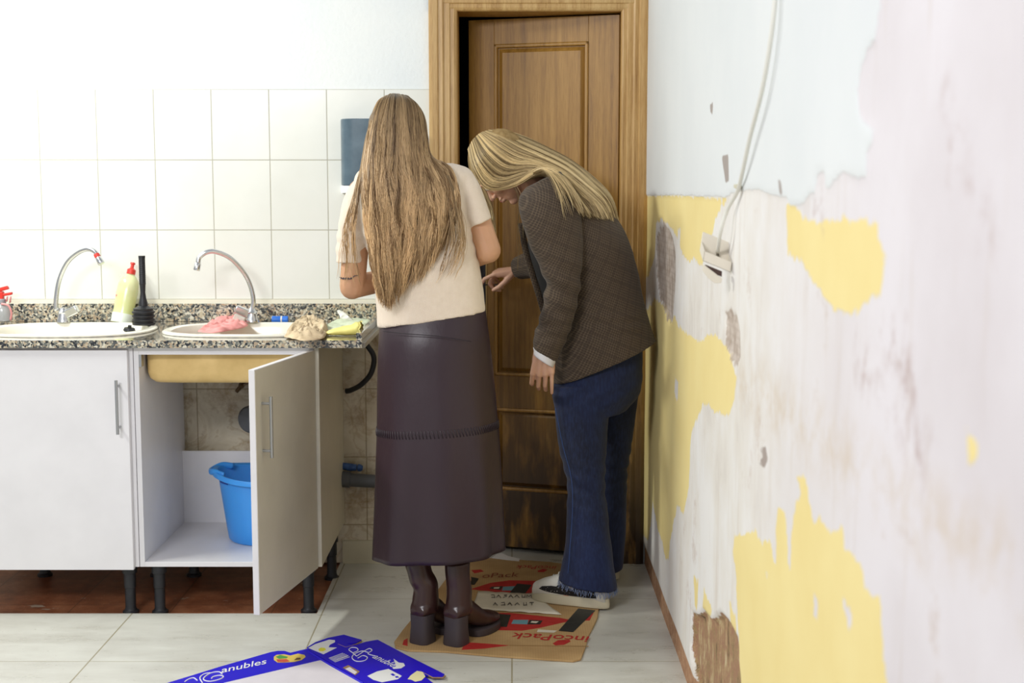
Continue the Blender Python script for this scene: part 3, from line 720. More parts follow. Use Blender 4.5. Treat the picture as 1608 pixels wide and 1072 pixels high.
# pipes on the wall
t = thing('drain_hose', (-.5, 4.72, .7), 'black corrugated hose curving down below the worktop end', 'hose')
m_ = MB(); m_.tube([P(575, 540, 4.70), P(587, 560, 4.70), P(583, 585, 4.70), P(568, 603, 4.71), P(552, 612, 4.73), P(543, 614, 4.735)], .0095, 14, 60); build(m_, 'hose', M_black, t, smooth=True)
t = thing('waste_pipe', (-.55, 4.76, P(560, 752, 4.76).z), 'thick dark grey pipe passing behind the skirt', 'pipe')
GP = plain('grey_pvc', (84, 86, 90), .5, var=6)
m_ = MB(); m_.tube([P(528, 752, 4.74), P(600, 756, 4.74), P(632, 757, 4.74), P(645, 757, 4.755), P(648, 757, 4.80)], .024, 20, 24); build(m_, 'pipe', GP, t, smooth='auto')
m_ = MB(); m_.tube([P(536, 752, 4.74), P(550, 753, 4.74)], .029, 20, 3); build(m_, 'sleeve', GP, t, smooth='auto')
t = thing('valve', P(556, 733, 4.775), 'small blue-taped valve just above the grey pipe', 'valve')
BV = plain('blue_tape', (46, 82, 140), .5, var=20, vs=60)
m_ = MB(); m_.tube([P(536, 731, 4.76), P(548, 733, 4.76), P(560, 734, 4.76)], [.012, .014, .012], 14, 8); build(m_, 'body', BV, t, smooth='auto')
m_ = MB(); m_.lathe(P(561, 734, 4.76), [(.011, 0), (.013, .004), (.013, .012), (.008, .02)], (1, 0, -.1), 8); build(m_, 'nut', BV, t)
t = thing('sink_trap', P(398, 655, 4.66), 'round grey drain trap seen inside the open cabinet', 'trap')
m_ = MB(); m_.lathe(P(404, 655, 4.70), [(.045, 0), (.048, .004), (.048, .05), (.042, .056), (.01, .058)], (-.35, -1, 0), 28); build(m_, 'cup', GP, t, smooth='auto')
m_ = MB(); m_.tube([P(412, 650, 4.68), P(425, 620, 4.60), P(430, 602, 4.5)], .018, 16, 14); build(m_, 'pipe', GP, t, smooth=True)
t = thing('stop_valve', P(377, 608, 4.77), 'rusty little stop valve on the stained tiles', 'valve')
RU = plain('rusty_metal', (104, 84, 62), .55, .5, var=22, vs=90)
m_ = MB(); m_.tube([P(385, 600, 4.78), P(379, 606, 4.75), P(371, 615, 4.735)], [.006, .008, .0065], 12, 8); m_.lathe(P(380, 604, 4.79), [(.012, 0), (.012, .01)], (0, -1, 0), 6); build(m_, 'body', RU, t)
m_ = MB(); m_.obox(P(382, 606, 4.74), V((.028, 0, .010)), V((0, .006, 0)), V((0, 0, .007))); build(m_, 'lever', RU, t)

# blue laundry tub on the shelf
tc_ = V((P(424, 850, 4.52).x, 4.50, .1715))
t = thing('plastic_tub', tc_, 'bright blue plastic tub on the cabinet shelf', 'tub')
mb_ = Mat('blue_plastic_tub', (64, 156, 240), .35); mb_.b.inputs['Subsurface Weight'].default_value = .1
zt = P(372, 745, 4.44).z
R = []
H = zt-.1715
for r_, f in ((.108, 0), (.118, .0), (.124, .03), (.130, .2), (.142, .6), (.155, 1.), (.168, 1.02), (.172, .995), (.172, .95), (.168, .94), (.1665, .985), (.152, .985), (.139, .6), (.127, .2), (.120, .05), (.1, .035)):
    L_ = []
    for j in range(56):
        q = 2*PI*j/56; z = .1715+.001 + H*f
        if f > .9: z += .010*math.cos(2*q) if True else 0
        L_.append(tc_*1 + V((r_*1.08*math.cos(q), r_*.95*math.sin(q), z-tc_.z)))
    R.append(L_)
m_ = MB(); m_.rings(R); build(m_, 'shell', mb_.m, t, smooth='auto')
m_ = MB()   # handle lip
hl = tc_ + V((-.165, -.01, 0)); hl.z = zt
m_.tube([hl+V((.035, -.075, .002)), hl+V((.0, -.055, .010)), hl+V((-.022, -.02, .004)), hl+V((-.026, .02, .002)), hl+V((0, .06, .010)), hl+V((.035, .08, .002))], .011, 12, 24, flat=.006); build(m_, 'handle', mb_.m, t, smooth=True)
m_ = MB()
def ts_(a_, z_, g_=.0012):
    f_ = (z_-.1725)/H; rr_ = .130+(.155-.130)*(f_-.2)/.8
    return tc_ + V(((rr_*1.08+g_)*math.cos(a_), (rr_*.95+g_)*math.sin(a_), z_-tc_.z))
sl_ = []
for i_ in range(9): sl_.append((math.radians(206+i_*2.6), zt-.026))
for i_ in range(9): sl_.append((math.radians(206+(8-i_)*2.6), zt-.010))
m_.add([ts_(*q) for q in sl_], [(i_, i_+1, 16-i_, 17-i_) for i_ in range(8)]); build(m_, 'grip_slot', plain('slot_blue', (24, 76, 170), .5), t, bevel=.004)
# ------------------------------------------------------------------ cable and loose switch box on the right wall
IV = plain('ivory_plastic', (226, 218, 202), .4)
cx_ = .462
def wc(x, y, off): q = PX(x, y, RX-off); return q
t = thing('cable', PX(1163, 285, RX), 'white electric cable hanging down the right wall', 'cable')
m_ = MB(); m_.tube([wc(1222, -120, .012), wc(1219, -30, .014), wc(1212, 50, .018), wc(1197, 140, .020), wc(1178, 215, .018), wc(1166, 270, .014), wc(1158, 300, .010), wc(1142, 330, .018), wc(1132, 362, .028), P(1127, 396, 2.96)], .0042, 12, 90)
build(m_, 'cable', plain('cable_white', (226, 224, 214), .5), t, smooth=True)
m_ = MB(); m_.obox(wc(1157, 292, .012)+V((-.004, -.012, -.006)), V((.012, 0, 0)), V((0, .03, .002)), V((0, 0, .008))); build(m_, 'clip', plain('plaster_lump', (206, 200, 176), .8), t, bevel=.002)
a = P(1103, 389, 2.95); wv = P(1147, 407, 2.95) - a; wv = wv.normalized()*.066
dv = V((.0, .052, .020)); hv = V((-.004, -.006, -.021))
t = thing('switch_box', a, 'loose ivory switch box dangling from the white cable', 'switch')
m_ = MB(); th_ = .0025
o_ = a + V((0, -.03, -.006))
f0 = o_; 
m_.obox(f0+hv, wv, dv, -hv.normalized()*th_); m_.obox(f0+hv, wv, dv.normalized()*th_, -hv); m_.obox(f0+hv+dv, wv, -dv.normalized()*th_, -hv*2.0)
m_.obox(f0+hv, wv.normalized()*th_, dv, -hv); m_.obox(f0+hv+wv, -wv.normalized()*th_, dv, -hv)
build(m_, 'box', IV, t, bevel=.0008)
m_ = MB(); pl_ = [f0+hv*1.1+V((0, 0, -.004))+wv*u_+V((0, -.004, -.02*v_)) for u_, v_ in ((.02, 0), (.70, .75), (.66, 1.25), (.45, 1.55), (.2, 1.3), (0, .75))]
m_.poly(pl_, (0, .008, .001)); build(m_, 'rocker', IV, t, bevel=.001)
m_ = MB(); m_.obox(f0+hv*1.05+wv*.15+V((0, .004, -.004)), wv*.55, V((0, .02, 0)), V((0, 0, -.012))); build(m_, 'mechanism', plain('dark_insert', (74, 54, 48), .7), t)
m_ = MB(); e_ = P(1127, 396, 2.96)
for k in range(3): m_.tube([e_+V((0, 0, .004)), e_+V((.003*(k-1), 0, -.010)), e_+V((.004*(k-1), 0, -.024))], .0014, 8, 8)
build(m_, 'wires', plain('wire', (96, 88, 70), .6), t)

# ------------------------------------------------------------------ cardboard on the floor
def flat(name, pts, z, th, mat, parent=None, origin=None, bevel=0):
    m_ = MB(); m_.poly([PZ(x, y, z) for x, y in pts], (0, 0, th)); return build(m_, name, mat, parent, origin=origin, bevel=bevel)
KB = Mat('cardboard', (180, 146, 98), .85); kx = KB.ramp(KB.noise(5, det=5), [(.3, (164, 130, 84)), (.6, (190, 156, 108)), (.8, (200, 168, 120))])
KB.col(KB.mix(KB.math('MULTIPLY', KB.joint(KB.xyz()[0], 0, .0075, .002), .14), kx, (140, 108, 66))); KB = KB.m
KR = plain('red_print', (176, 38, 34), .7, var=8, vs=40); KK = plain('dark_tape', (42, 42, 38), .55, var=8, vs=60); KW = plain('paper', (216, 208, 190), .8, var=6, vs=20)
KBl = plain('blue_print', (104, 148, 160), .7)
z_ = .0006
mat_o = [(619,1010),(632,992),(650,970),(690,925),(720,884),(735,876),(800,880),(860,884),(905,890),(925,905),(945,930),(946,950),(940,958),(938,972),(932,985),(924,1000),(920,1016),(912,1037),(900,1040),(780,1032),(700,1025),(640,1023),(621,1018)]
t = thing('cardboard_sheet', PZ(790, 970), 'flattened brown cardboard box lying under the boots', 'cardboard')
m_ = MB(); m_.poly([PZ(x, y, z_) for x, y in mat_o], (0, 0, .006)); build(m_, 'sheet', KB, t, bevel=.001)
zz = .0068
def pr(name, pts, mat, dz=0.): return flat(name, pts, zz+dz, .0004, mat, t)
pr('red_band', [(738,925),(770,915),(800,911),(850,912),(900,920),(905,930),(880,932),(800,932),(740,925)], KR)
pr('red_band', [(740,962),(800,962),(880,970),(900,974),(880,978),(850,985),(820,990),(780,989),(745,980)], KR)
pr('red_band', [(730,1008),(760,1010),(800,1013),(760,1018),(725,1020)], KR)
pr('red_mark', [(634,1005),(640,1002),(640,1014),(632,1012)], KR); pr('red_mark', [(740,895),(755,894),(760,897),(745,900)], KR); pr('red_mark', [(900,978-8),(925,960),(932,962),(926,974),(905,974)], KR)
pr('blue_window', [(790,921),(810,920),(806,927),(788,927)], KBl, .0005); pr('blue_window', [(806,973),(830,973),(828,980),(803,979)], KBl, .0005)
pr('pale_window', [(772,921),(790,920),(786,926),(768,924)], KK, .0005); pr('pale_window', [(832,973),(852,974),(848,980),(828,980)], KK, .0005)
pr('pale_spot', [(835,975),(846,975.5),(842,978),(833,977)], KW, .0010); pr('pale_spot', [(776,922),(785,921.5),(783,924),(775,924)], KW, .0010)
pr('tape_strip', [(812,916),(835,918),(822,935),(797,935)], KK, .0008); pr('tape_strip', [(776,963),(802,965),(796,984),(770,983)], KK, .0008); pr('tape_strip', [(908,955),(935,958),(900,992),(877,990)], KK, .0008)
pr('tape_strip', [(738,905),(752,908),(745,918),(736,917)], KK, .0008)
pr('pale_label', [(845,988),(875,990),(870,993),(843,992)], KW, .0004); pr('crease', [(800,1012.6),(925,1014),(924,1015),(800,1013.6)], plain('crease', (150, 116, 72), .9), 0)

def text3d(s, p0, p1, p2, name, mat, parent, z, shear=0., bold=0., th=.0004):
    """lettering on the floor: p0 baseline start, p1 baseline end, p2 top of the first letter (photograph pixels)"""
    cu = bpy.data.curves.new('t', 'FONT'); cu.body = s; cu.shear = shear; cu.offset = bold; cu.resolution_u = 3
    o = bpy.data.objects.new('t', cu); COL.objects.link(o)
    dg = bpy.context.evaluated_depsgraph_get(); dg.update(); me = bpy.data.meshes.new_from_object(o.evaluated_get(dg))
    bpy.data.objects.remove(o)
    n = len(me.vertices); co = np.empty(n*3); me.vertices.foreach_get('co', co); co = co.reshape(-1, 3)
    w_ = co[:, 0].max(); x0 = co[:, 0].min(); hh_ = co[:, 1].max()
    A, B, C_ = PZ(*p0, z), PZ(*p1, z), PZ(*p2, z); U_ = (B-A)/(w_-x0); W_ = (C_-A)/hh_
    bl = wloc(parent)
    for i, v_ in enumerate(me.vertices):
        q = A + U_*(co[i, 0]-x0) + W_*co[i, 1]; v_.co = q - bl
    bm = bmesh.new(); bm.from_mesh(me); bmesh.ops.recalc_face_normals(bm, faces=bm.faces)
    bm.normal_update()
    if sum(f.normal.z for f in bm.faces) < 0: bmesh.ops.reverse_faces(bm, faces=bm.faces)
    bm.to_mesh(me); bm.free()
    me.name = name; me.materials.clear(); me.materials.append(mat)
    ob = bpy.data.objects.new(name, me); COL.objects.link(ob); ob.parent = parent; return ob
text3d('incoPack', (926, 999), (806, 993), (921, 1008), 'lettering', KR, t, zz+.0006, bold=.008)
text3d('incoPack', (874, 888.5), (812, 887), (871, 894), 'lettering', KR, t, zz+.0006)
text3d('oPack', (758, 907), (816, 905), (756, 900), 'lettering', plain('brown_print', (130, 62, 36), .8), t, zz+.0006, .3)
pr('red_leaf', [(868,1010),(876,1005),(894,1004),(896,1007),(886,1012),(872,1013)], KR); pr('red_leaf', [(844,896),(852,893),(860,894),(854,898),(845,898)], KR)
# papers lying on it
zz = .0084
t = thing('paper_sheet', PZ(810, 950), 'creased white sheet with handwriting on the cardboard by the sneaker', 'paper')
m_ = MB(); g_ = []
NA, NB = 26, 8
c00, c10, c11, c01 = PZ(751, 932), PZ(838, 936), PZ(882, 969), PZ(741, 960)
for i in range(NA):
    for j in range(NB):
        u_, v_ = i/(NA-1), j/(NB-1); q = (c00*(1-u_)+c10*u_)*(1-v_) + (c01*(1-u_)+c11*u_)*v_
        g_.append(V((q.x, q.y, .0084+.004*abs(mnoise.noise(V((q.x*18, q.y*22, 1)))))))
m_.add(g_, [(i*NB+j, (i+1)*NB+j, (i+1)*NB+j+1, i*NB+j+1) for i in range(NA-1) for j in range(NB-1)]); o = build(m_, 'sheet', KW, t, smooth=True); sd = o.modifiers.new('s', 'SOLIDIFY'); sd.thickness = .0004
INK = plain('ink', (60, 54, 50), .7)
def scribble(segs, name, parent, z):
    m_ = MB()
    for s_ in segs: m_.tube([PZ(x, y, z) for x, y in s_], .0011, 6)
    build(m_, name, INK, parent)
rs = random.Random(5); LT = [[(0, 0), (8, 0), (4, 0), (4, -5)], [(0, -5), (4, 0), (8, -5), (6, -2), (2, -2)], [(0, -5), (0, 0), (4, -3), (8, 0), (8, -5)], [(0, -5), (0, 0), (6, 0), (7, -2), (1, -3)], [(7, 0), (1, 0), (0, -5), (7, -5)], [(0, 0), (0, -5), (6, -5), (6, 0)], [(0, 0), (6, -1), (0, -3), (7, -5)]]
for row, (x0, y0, n_) in enumerate(((770, 938, 7), (774, 950, 6))):
    for k in range(n_):
        L_ = LT[rs.randrange(len(LT))]; x_ = x0+k*(9.5 if row == 0 else 11.5)
        scribble([[(x_+7-a_*.8+rs.uniform(-.5, .5), y0-q_*.8-2.4-2+rs.uniform(-.4, .4)) for a_, q_ in L_]], 'handwritten_letter', t, .0124)
t = thing('paper_scrap', PZ(785, 873), 'small torn white scrap at the back edge of cardboard', 'paper')
flat('scrap', [(772,876),(780,870),(788,868),(798,873),(816,877),(815,881),(795,879)], .0076, .0006, plain('scrap', (244, 242, 238), .7), t)

# blue and white flattened carton in front
BLU = plain('blue_card', (34, 12, 196), .45); WH = plain('carton_inside', (214, 208, 214), .6, var=4, vs=12); CW = plain('carton_print_white', (226, 226, 226), .6); EDG = plain('card_edge', (150, 118, 84), .9)
t = thing('fruit_carton', PZ(480, 1050), 'flattened blue and white fruit carton on the tiles in the foreground', 'carton')
def fl(name, pts, mat, z, th=.003): return flat(name, pts, z, th, mat, t)
fl('side_flap', [(180,1108),(264,1073),(300,1062),(345,1048),(352,1046),(380,1038),(425,1025),(436,1023),(447,1023),(456,1026),(472,1022),(482,1020),(500,1034),(505,1037),(352,1073),(240,1108)], BLU, .004)
fl('inside_panel', [(236,1112),(352,1073),(505,1037),(520,1046),(570,1074),(640,1115)], WH, .0035)
fl('end_flap', [(482,1018),(495,1010),(515,1003),(540,998),(550,1001),(568,1006),(560,1010),(543,1012),(560,1014),(575,1009),(593,1006),(610,1015),(640,1031),(670,1046),(698,1060),(695,1064),(680,1064),(662,1060),(680,1074),(705,1112),(640,1112),(570,1072),(484,1022)], BLU, .0065, .004)
zc_ = .0108
def fp_(name, pts, mat, dz=0.): return flat(name, pts, zc_+dz, .0004, mat, t)
fp_('print_label', [(484,1017),(495,1011),(517,1004),(526,1005),(526,1008),(518,1012),(516,1016),(529,1016.5),(520,1021),(508,1027)], CW)
fp_('yellow_spot', [(500,1019),(504,1016.5),(510,1017),(512,1020),(507,1022.5),(501,1022)], plain('yellow_print', (228, 222, 70), .5), .0004)
fp_('print_label', [(577,1061),(592,1054),(610,1050),(631,1061),(625,1066),(600,1071),(586,1067)], CW); fp_('print_mark', [(613,1058),(617,1057),(621,1060),(617,1061)], BLU, .0004); fp_('print_mark', [(620,1062),(624,1061),(627,1063.5),(622,1064)], BLU, .0004)
fp_('print_fruit', [(640,1066),(645,1060),(655,1053),(664,1055),(668,1062),(662,1068),(652,1070),(646,1067)], plain('pale_yellow_print', (226, 218, 170), .6)); fp_('torn_patch', [(616,1048),(622,1046),(618,1034),(626,1040),(634,1041),(636,1045),(630,1049),(618,1050)], CW)
m_ = MB(); m_.poly([PZ(x, y, zc_+.0002) for x, y in ((538,1048),(547,1044),(565,1054),(558,1060))], (0, 0, .0004)); build(m_, 'hand_hole', EDG, t)
m_ = MB(); m_.poly([PZ(x, y, zc_+.0008) for x, y in ((542,1050),(549,1047),(561,1055),(557,1058.5))], (0, 0, .0003)); build(m_, 'hand_hole_inside', WH, t)
for s_ in ([(484,1023),(500,1033),(520,1045),(570,1073)],):
    m_ = MB(); m_.tube([PZ(x, y, .006) for x, y in s_], .004, 6); build(m_, 'folded_edge', BLU, t)
m_ = MB(); m_.tube([PZ(x, y, .009) for x, y in ((531,1011.5),(543,1016.5),(556,1013),(568,1007))], .0022, 6); build(m_, 'cut_edge', EDG, t); m_ = MB(); m_.tube([PZ(x, y, .009) for x, y in ((660,1054),(680,1064),(696,1064),(699,1061))], .0022, 6); build(m_, 'cut_edge', EDG, t)
zf = .0078
text3d('anubles', (348, 1056), (421, 1041), (344, 1048.5), 'lettering', CW, t, zf, shear=.35, bold=.008)
text3d('anubles', (584, 1032), (622, 1050), (592, 1026), 'lettering', CW, t, zc_+.0003, shear=.35, bold=.006)
m_ = MB()
def sw(pts, z, r=.0018): m_.tube([PZ(x, y, z) for x, y in pts], r, 6, 40, flat=.0006, side=(0, 0, 1)) if False else m_.tube([PZ(x, y, z) for x, y in pts], r, 6, 40)
sw([(349,1058),(344,1054.5),(332,1056),(322,1062),(320,1067),(330,1069.5),(345,1066),(351,1062),(345,1060),(335,1062),(332,1065)], zf); build(m_, 'script_flourish', CW, t); m_ = MB(); sw([(318,1072),(314,1064),(320,1058),(330,1056)], zf); build(m_, 'script_flourish', CW, t); m_ = MB(); sw([(310,1068),(304,1064),(296,1066),(290,1070)], zf)
sw([(578,1024),(568,1022),(556,1027),(553,1033),(560,1038),(572,1037),(577,1032),(570,1029),(562,1033)], zc_, .0015); sw([(560,1030),(572,1022),(580,1018),(584,1021),(578,1026),(590,1030)], zc_, .0015); build(m_, 'script_flourish', CW, t); m_ = MB(); sw([(560,1030),(553,1024),(548,1020),(552,1016.5),(560,1017),(562,1021),(554,1025)], zc_, .0015)
build(m_, 'script_flourish', CW, t)
m_ = MB()
for i in range(6): m_.obox(PZ(516+i*.0, 1033, zc_+.0002)+ (PZ(527, 1040, 0)-PZ(516, 1033, 0))*(i/6.), PZ(538+((i*5) % 4), 1025, 0)-PZ(516, 1033, 0), (PZ(527, 1040, 0)-PZ(516, 1033, 0))*.07, (0, 0, .0003))
build(m_, 'print_lines', CW, t)
o = fl('print_fruit', [(430,1031),(434,1028),(446,1027),(456,1029),(468,1026),(478,1028),(480,1031),(474,1036),(462,1039),(446,1040),(436,1040),(430,1036)], plain('fruit_yellow', (218, 190, 90), .5), .0072, .0004)
fl('print_fruit', [(433,1031),(440,1028),(452,1031),(450,1033),(438,1034)], plain('fruit_green', (80, 150, 70), .5), .0078, .0004); fl('print_fruit', [(434,1035),(450,1034.5),(455,1038),(446,1039.5),(436,1039)], plain('fruit_red', (196, 84, 56), .5), .0078, .0004); fl('print_fruit', [(462,1036),(466,1032.5),(472,1032.5),(472,1035)], plain('fruit_brown', (110, 78, 40), .5), .0078, .0004)
# ------------------------------------------------------------------ people
def mat_skin(name, a, b_, tattoo=None):
    m = Mat(name, a, .5); m.col(m.ramp(m.noise(9, det=5), [(.35, a), (.65, b_)])); m.b.inputs['Subsurface Weight'].default_value = .15
    m.b.inputs['Subsurface Radius'].default_value = (.012, .004, .002); m.b.inputs['Subsurface Scale'].default_value = .5
    m.bump(m.noise(220), .06, .001); return m.m
SKIN1 = mat_skin('skin_tanned', (196, 148, 112), (206, 158, 124)); SKIN2 = mat_skin('skin_fair', (206, 158, 132), (216, 172, 146))
def frame(f, u):
    f = V(f).normalized(); u = V(u); u = (u - f*u.dot(f)).normalized(); s = f.cross(u)   # s: the person's right
    return Matrix((s, f, u)).transposed()       # local x right, y forward, z up
def head(b, c, M, k=1.):
    E = lambda p, r: b.ell(V(c)+M@(V(p)*k), [q*k for q in r], M, 20)
    E((0, -.012, .028), (.073, .094, .082)); E((0, .02, .0), (.068, .075, .075)); E((0, .03, -.03), (.058, .06, .06)); E((0, .035, -.068), (.046, .048, .034)); E((0, .068, -.092), (.019, .018, .015))
    for s_ in (-1, 1):
        E((s_*.040, .055, -.028), (.024, .026, .026)); E((s_*.031, .083, .018), (.023, .010, .008)); E((s_*.031, .078, .001), (.0155, .0125, .0115)); E((s_*.075, -.006, -.008), (.008, .017, .030)); E((s_*.012, .096, -.034), (.0075, .009, .007))
    b.chain([V(c)+M@(V(p)*k) for p in ((0, .088, .012), (0, .098, -.012), (0, .108, -.030))], [.008*k, .009*k, .010*k])
    E((0, .091, -.056), (.021, .010, .0055)); E((0, .089, -.066), (.018, .011, .0062)); E((0, .084, -.046), (.016, .012, .010))
def hand(b, w, f, n, s, curls, spread=.0, thumb=((.55, .75, .25), (.75, .35, .45), (.8, .1, .5)), k=1.):
    """w wrist, f along the fingers, n out of the palm, s towards the thumb; curls: per finger three joint angles (deg)"""
    w, f = V(w), V(f).normalized(); n = V(n); n = (n - f*n.dot(f)).normalized(); s = V(s); s = (s - f*s.dot(f) - n*s.dot(n)).normalized()
    LN = ((.041, .026, .021), (.045, .029, .022), (.042, .027, .021), (.033, .021, .018)); OF = (.030, .0100, -.0100, -.029); PL = (.084, .086, .081, .073)
    for i in range(4):
        kn = w + f*PL[i]*k + s*OF[i]*k
        b.capsule(w + s*OF[i]*.6*k + f*.004, kn, .0125*k, .0098*k)
        b.capsule(w + s*OF[i]*.8*k + f*.03*k - n*.0 + n*.006*k, kn - f*.012*k + n*.005*k, .011*k, .009*k)
        p = kn; a = 0.; r = (.0084, .0077, .0071, .0062)
        if i == 3: r = tuple(q*.86 for q in r)
        d0 = (f + s*(1.5-i)*spread).normalized()
        for j in range(3):
            a += math.radians(curls[i][j]); d_ = d0*math.cos(a) + n*math.sin(a); q = p + d_*(LN[i][j]*k); b.capsule(p, q, r[j]*k, r[j+1]*k); p = q
    p = w + f*.018*k + s*.022*k + n*.008*k
    b.capsule(w+f*.01*k, p, .014*k, .0145*k)
    for j, (L_, r0, r1) in enumerate(((.038, .0145, .0115), (.031, .011, .0098), (.026, .0096, .0075))):
        t_ = thumb[j]; d_ = (f*t_[0]+s*t_[1]+n*t_[2]).normalized(); q = p + d_*L_*k; b.capsule(p, q, r0*k, r1*k); p = q
    return b
def eyes(t, c, M, k=1.):
    EW = plain('eye_white', (220, 216, 210), .2); IR = plain('iris', (70, 90, 96), .2)
    for s_ in (-1, 1):
        m_ = MB(); m_.ell(V(c)+M@(V((s_*.031, .080, -.0005))*k), (.0115,)*3, M, 16); e_ = build(m_, 'eye', EW, t, smooth=True)
        m_ = MB(); m_.ell(V(c)+M@(V((s_*.031, .0895, -.003))*k), (.0045, .0025, .0045), M, 12); build(m_, 'iris', IR, e_, smooth=True)

def hair(name, mat, parent, guides, n, rad, seed, wave=(.004, 9., 6), frizz=.002, inner=None, shrink=.5, T=26, clump=40, trange=(.86, 1.), sheet=.82, taper=.35, pull=.55):
    rs = np.random.RandomState(seed)
    Gd = np.array([catmull([list(P(*q)) for q in g], T) for g in guides])          # K,T,3
    K = len(Gd)
    cen = np.array([list(V(c_)) for c_ in catmull([list(c_) for c_ in inner], T)])
    Gin = Gd + (cen[None]-Gd)*shrink
    fine = np.array([catmull(Gd[:, t_], 8*(K-1)+1) for t_ in range(T)]).transpose(1, 0, 2)
    fin2 = np.array([catmull(Gin[:, t_], 8*(K-1)+1) for t_ in range(T)]).transpose(1, 0, 2)
    vs = []; fs = []; A = []; Bt = []
    for i in range(n):
        u = rs.rand()*(len(fine)-1); i0 = int(u); f = u-i0; i1 = min(i0+1, len(fine)-1)
        o = fine[i0]*(1-f)+fine[i1]*f; q = fin2[i0]*(1-f)+fin2[i1]*f
        d = rs.rand()**2.2
        ln = trange[0] + (trange[1]-trange[0])*rs.rand()
        tt = np.linspace(0, ln, T); xs = tt*(T-1); j0 = np.minimum(xs.astype(int), T-2); ff = (xs-j0)[:, None]
        p = o + (q-o)*d; p = p[j0]*(1-ff)+p[j0+1]*ff
        cl = int(u/(len(fine)-1)*clump + rs.randn()*.35); cr = np.random.RandomState(cl*13+seed)
        ph, ph2, am = cr.rand()*6.28, cr.rand()*6.28, .5+cr.rand()
        g = np.clip(tt*1.6, 0, 1)**1.3
        tan = np.gradient(p, axis=0); tan /= np.linalg.norm(tan, axis=1)[:, None]+1e-9
        ou = p - (cen[j0]*(1-ff)+cen[j0+1]*ff); ou -= tan*(ou*tan).sum(1)[:, None]; ou /= np.linalg.norm(ou, axis=1)[:, None]+1e-9
        sd = np.cross(tan, ou)
        lat = wave[0]*am*np.sin(wave[1]*tt+ph)*g + frizz*rs.randn()*g*1.2 + frizz*.7*np.sin(wave[1]*2.3*tt+rs.rand()*6.28)*g
        # clump pull: strands of a clump gather towards its own centre line
        cu = min(max((cl+.5)/clump*(len(fine)-1), 0), len(fine)-1.001); lat2 = 0*g
        c0 = int(cu); cf = cu-c0; pc = (fine[c0]*(1-cf)+fine[c0+1]*cf); pcq = (fin2[c0]*(1-cf)+fin2[c0+1]*cf); pc = pc+(pcq-pc)*d*.6; pc = pc[j0]*(1-ff)+pc[j0+1]*ff; p = p+(pc-p)*(pull*g**1.5)[:, None]
        rad_ = wave[0]*.5*am*np.sin(wave[1]*.8*tt+ph2)*g + frizz*.4*rs.randn()
        p = p + sd*(lat+lat2)[:, None] + ou*rad_[:, None]
        r = rad*(.7+.6*rs.rand())*(1-taper*tt/ln*1.0); r[-1] *= .25
        base = len(vs)
        for j in range(T):
            for s_ in range(3):
                an_ = 2*PI*s_/3 + PI/2
                vs.append(p[j] + sd[j]*(math.cos(an_)*r[j]) + ou[j]*(math.sin(an_)*r[j]))
        for j in range(T-1):
            for s_ in range(3):
                s2_ = (s_+1) % 3; fs.append((base+j*3+s_, base+j*3+s2_, base+(j+1)*3+s2_, base+(j+1)*3+s_))
        cv = float(np.clip(.62*cr.rand()+.38*rs.rand()-.18*d, 0, 1))
        A += [cv]*(3*T); Bt += list(np.repeat(tt, 3))
    # under-layer
    nf = len(fine); te = int(T*sheet); base = len(vs)
    lay = fine + (fin2-fine)*.55
    for i in range(nf):
        for j in range(te): vs.append(lay[i, j]); A.append(.3+.4*((i*7) % 5)/5); Bt.append(j/(T-1))
    for i in range(nf-1):
        for j in range(te-1): fs.append((base+i*te+j, base+(i+1)*te+j, base+(i+1)*te+j+1, base+i*te+j+1))
    me = bpy.data.meshes.new(name); bl = np.array(wloc(parent)); vs = np.array(vs)-bl
    me.from_pydata(vs.tolist(), [], fs); me.update()
    a1 = me.attributes.new('tone', 'FLOAT', 'POINT'); a1.data.foreach_set('value', np.array(A, np.float32))
    a2 = me.attributes.new('along', 'FLOAT', 'POINT'); a2.data.foreach_set('value', np.array(Bt, np.float32))
    me.polygons.foreach_set('use_smooth', [True]*len(me.polygons)); me.materials.append(mat)
    o = bpy.data.objects.new(name, me); COL.objects.link(o); o.parent = parent; return o
def mat_hair(name, root, rootl, tip, tipl):
    m = Mat(name, tip, .42); a = m.attr('tone').outputs['Fac']; t_ = m.attr('along').outputs['Fac']
    r = m.ramp(a, [(.12, root), (.72, rootl)]); q = m.ramp(a, [(.12, tip), (.72, tipl)])
    m.col(m.mix(m.rng(t_, .05, .75), r, q)); m.b.inputs['Specular IOR Level'].default_value = .35; m.b.inputs['Anisotropic'].default_value = .0
    return m.m

# ---- woman in the cream sweater
p1 = thing('person', PZ(700, 990, .0), 'person in cream sweater and long dark leather skirt, back to us', 'person')
p1.location.z = .007
Y1 = 3.93
# body
b = MB()
hc = P(622, 222, 3.965); M1 = frame((.35, .9, -.42), (0, .2, 1))
head(b, hc, M1, 1.0)
b.chain([hc+V((0, -.01, -.05)), P(640, 275, 3.96)], [.052, .056])
b.tube([P(645, 268, 3.96), P(650, 300, 3.94), P(660, 350, 3.94), P(672, 420, 3.94), P(676, 470, 3.94), P(678, 530, 3.95), P(680, 590, 3.95)], [.05, .11, .12, .11, .105, .125, .12], 24, 20, flat=[.045, .06, .075, .07, .07, .085, .08], side=(1, 0, 0))
sl, sr = P(566, 300, 3.95), P(728, 290, 3.95)
el, er = P(553, 450, 3.97), P(767, 393, 3.93)
wl, wr_ = P(655, 430, 4.22), P(712, 418, 4.17)
b.chain([sl, (sl+el)/2, el], [.036, .040, .038]); b.chain([el, el*.55+wl*.45, wl], [.037, .034, .022])
b.chain([sr, (sr+er)/2, er], [.036, .040, .037]); b.chain([er, er*.55+wr_*.45, wr_], [.037, .033, .022])
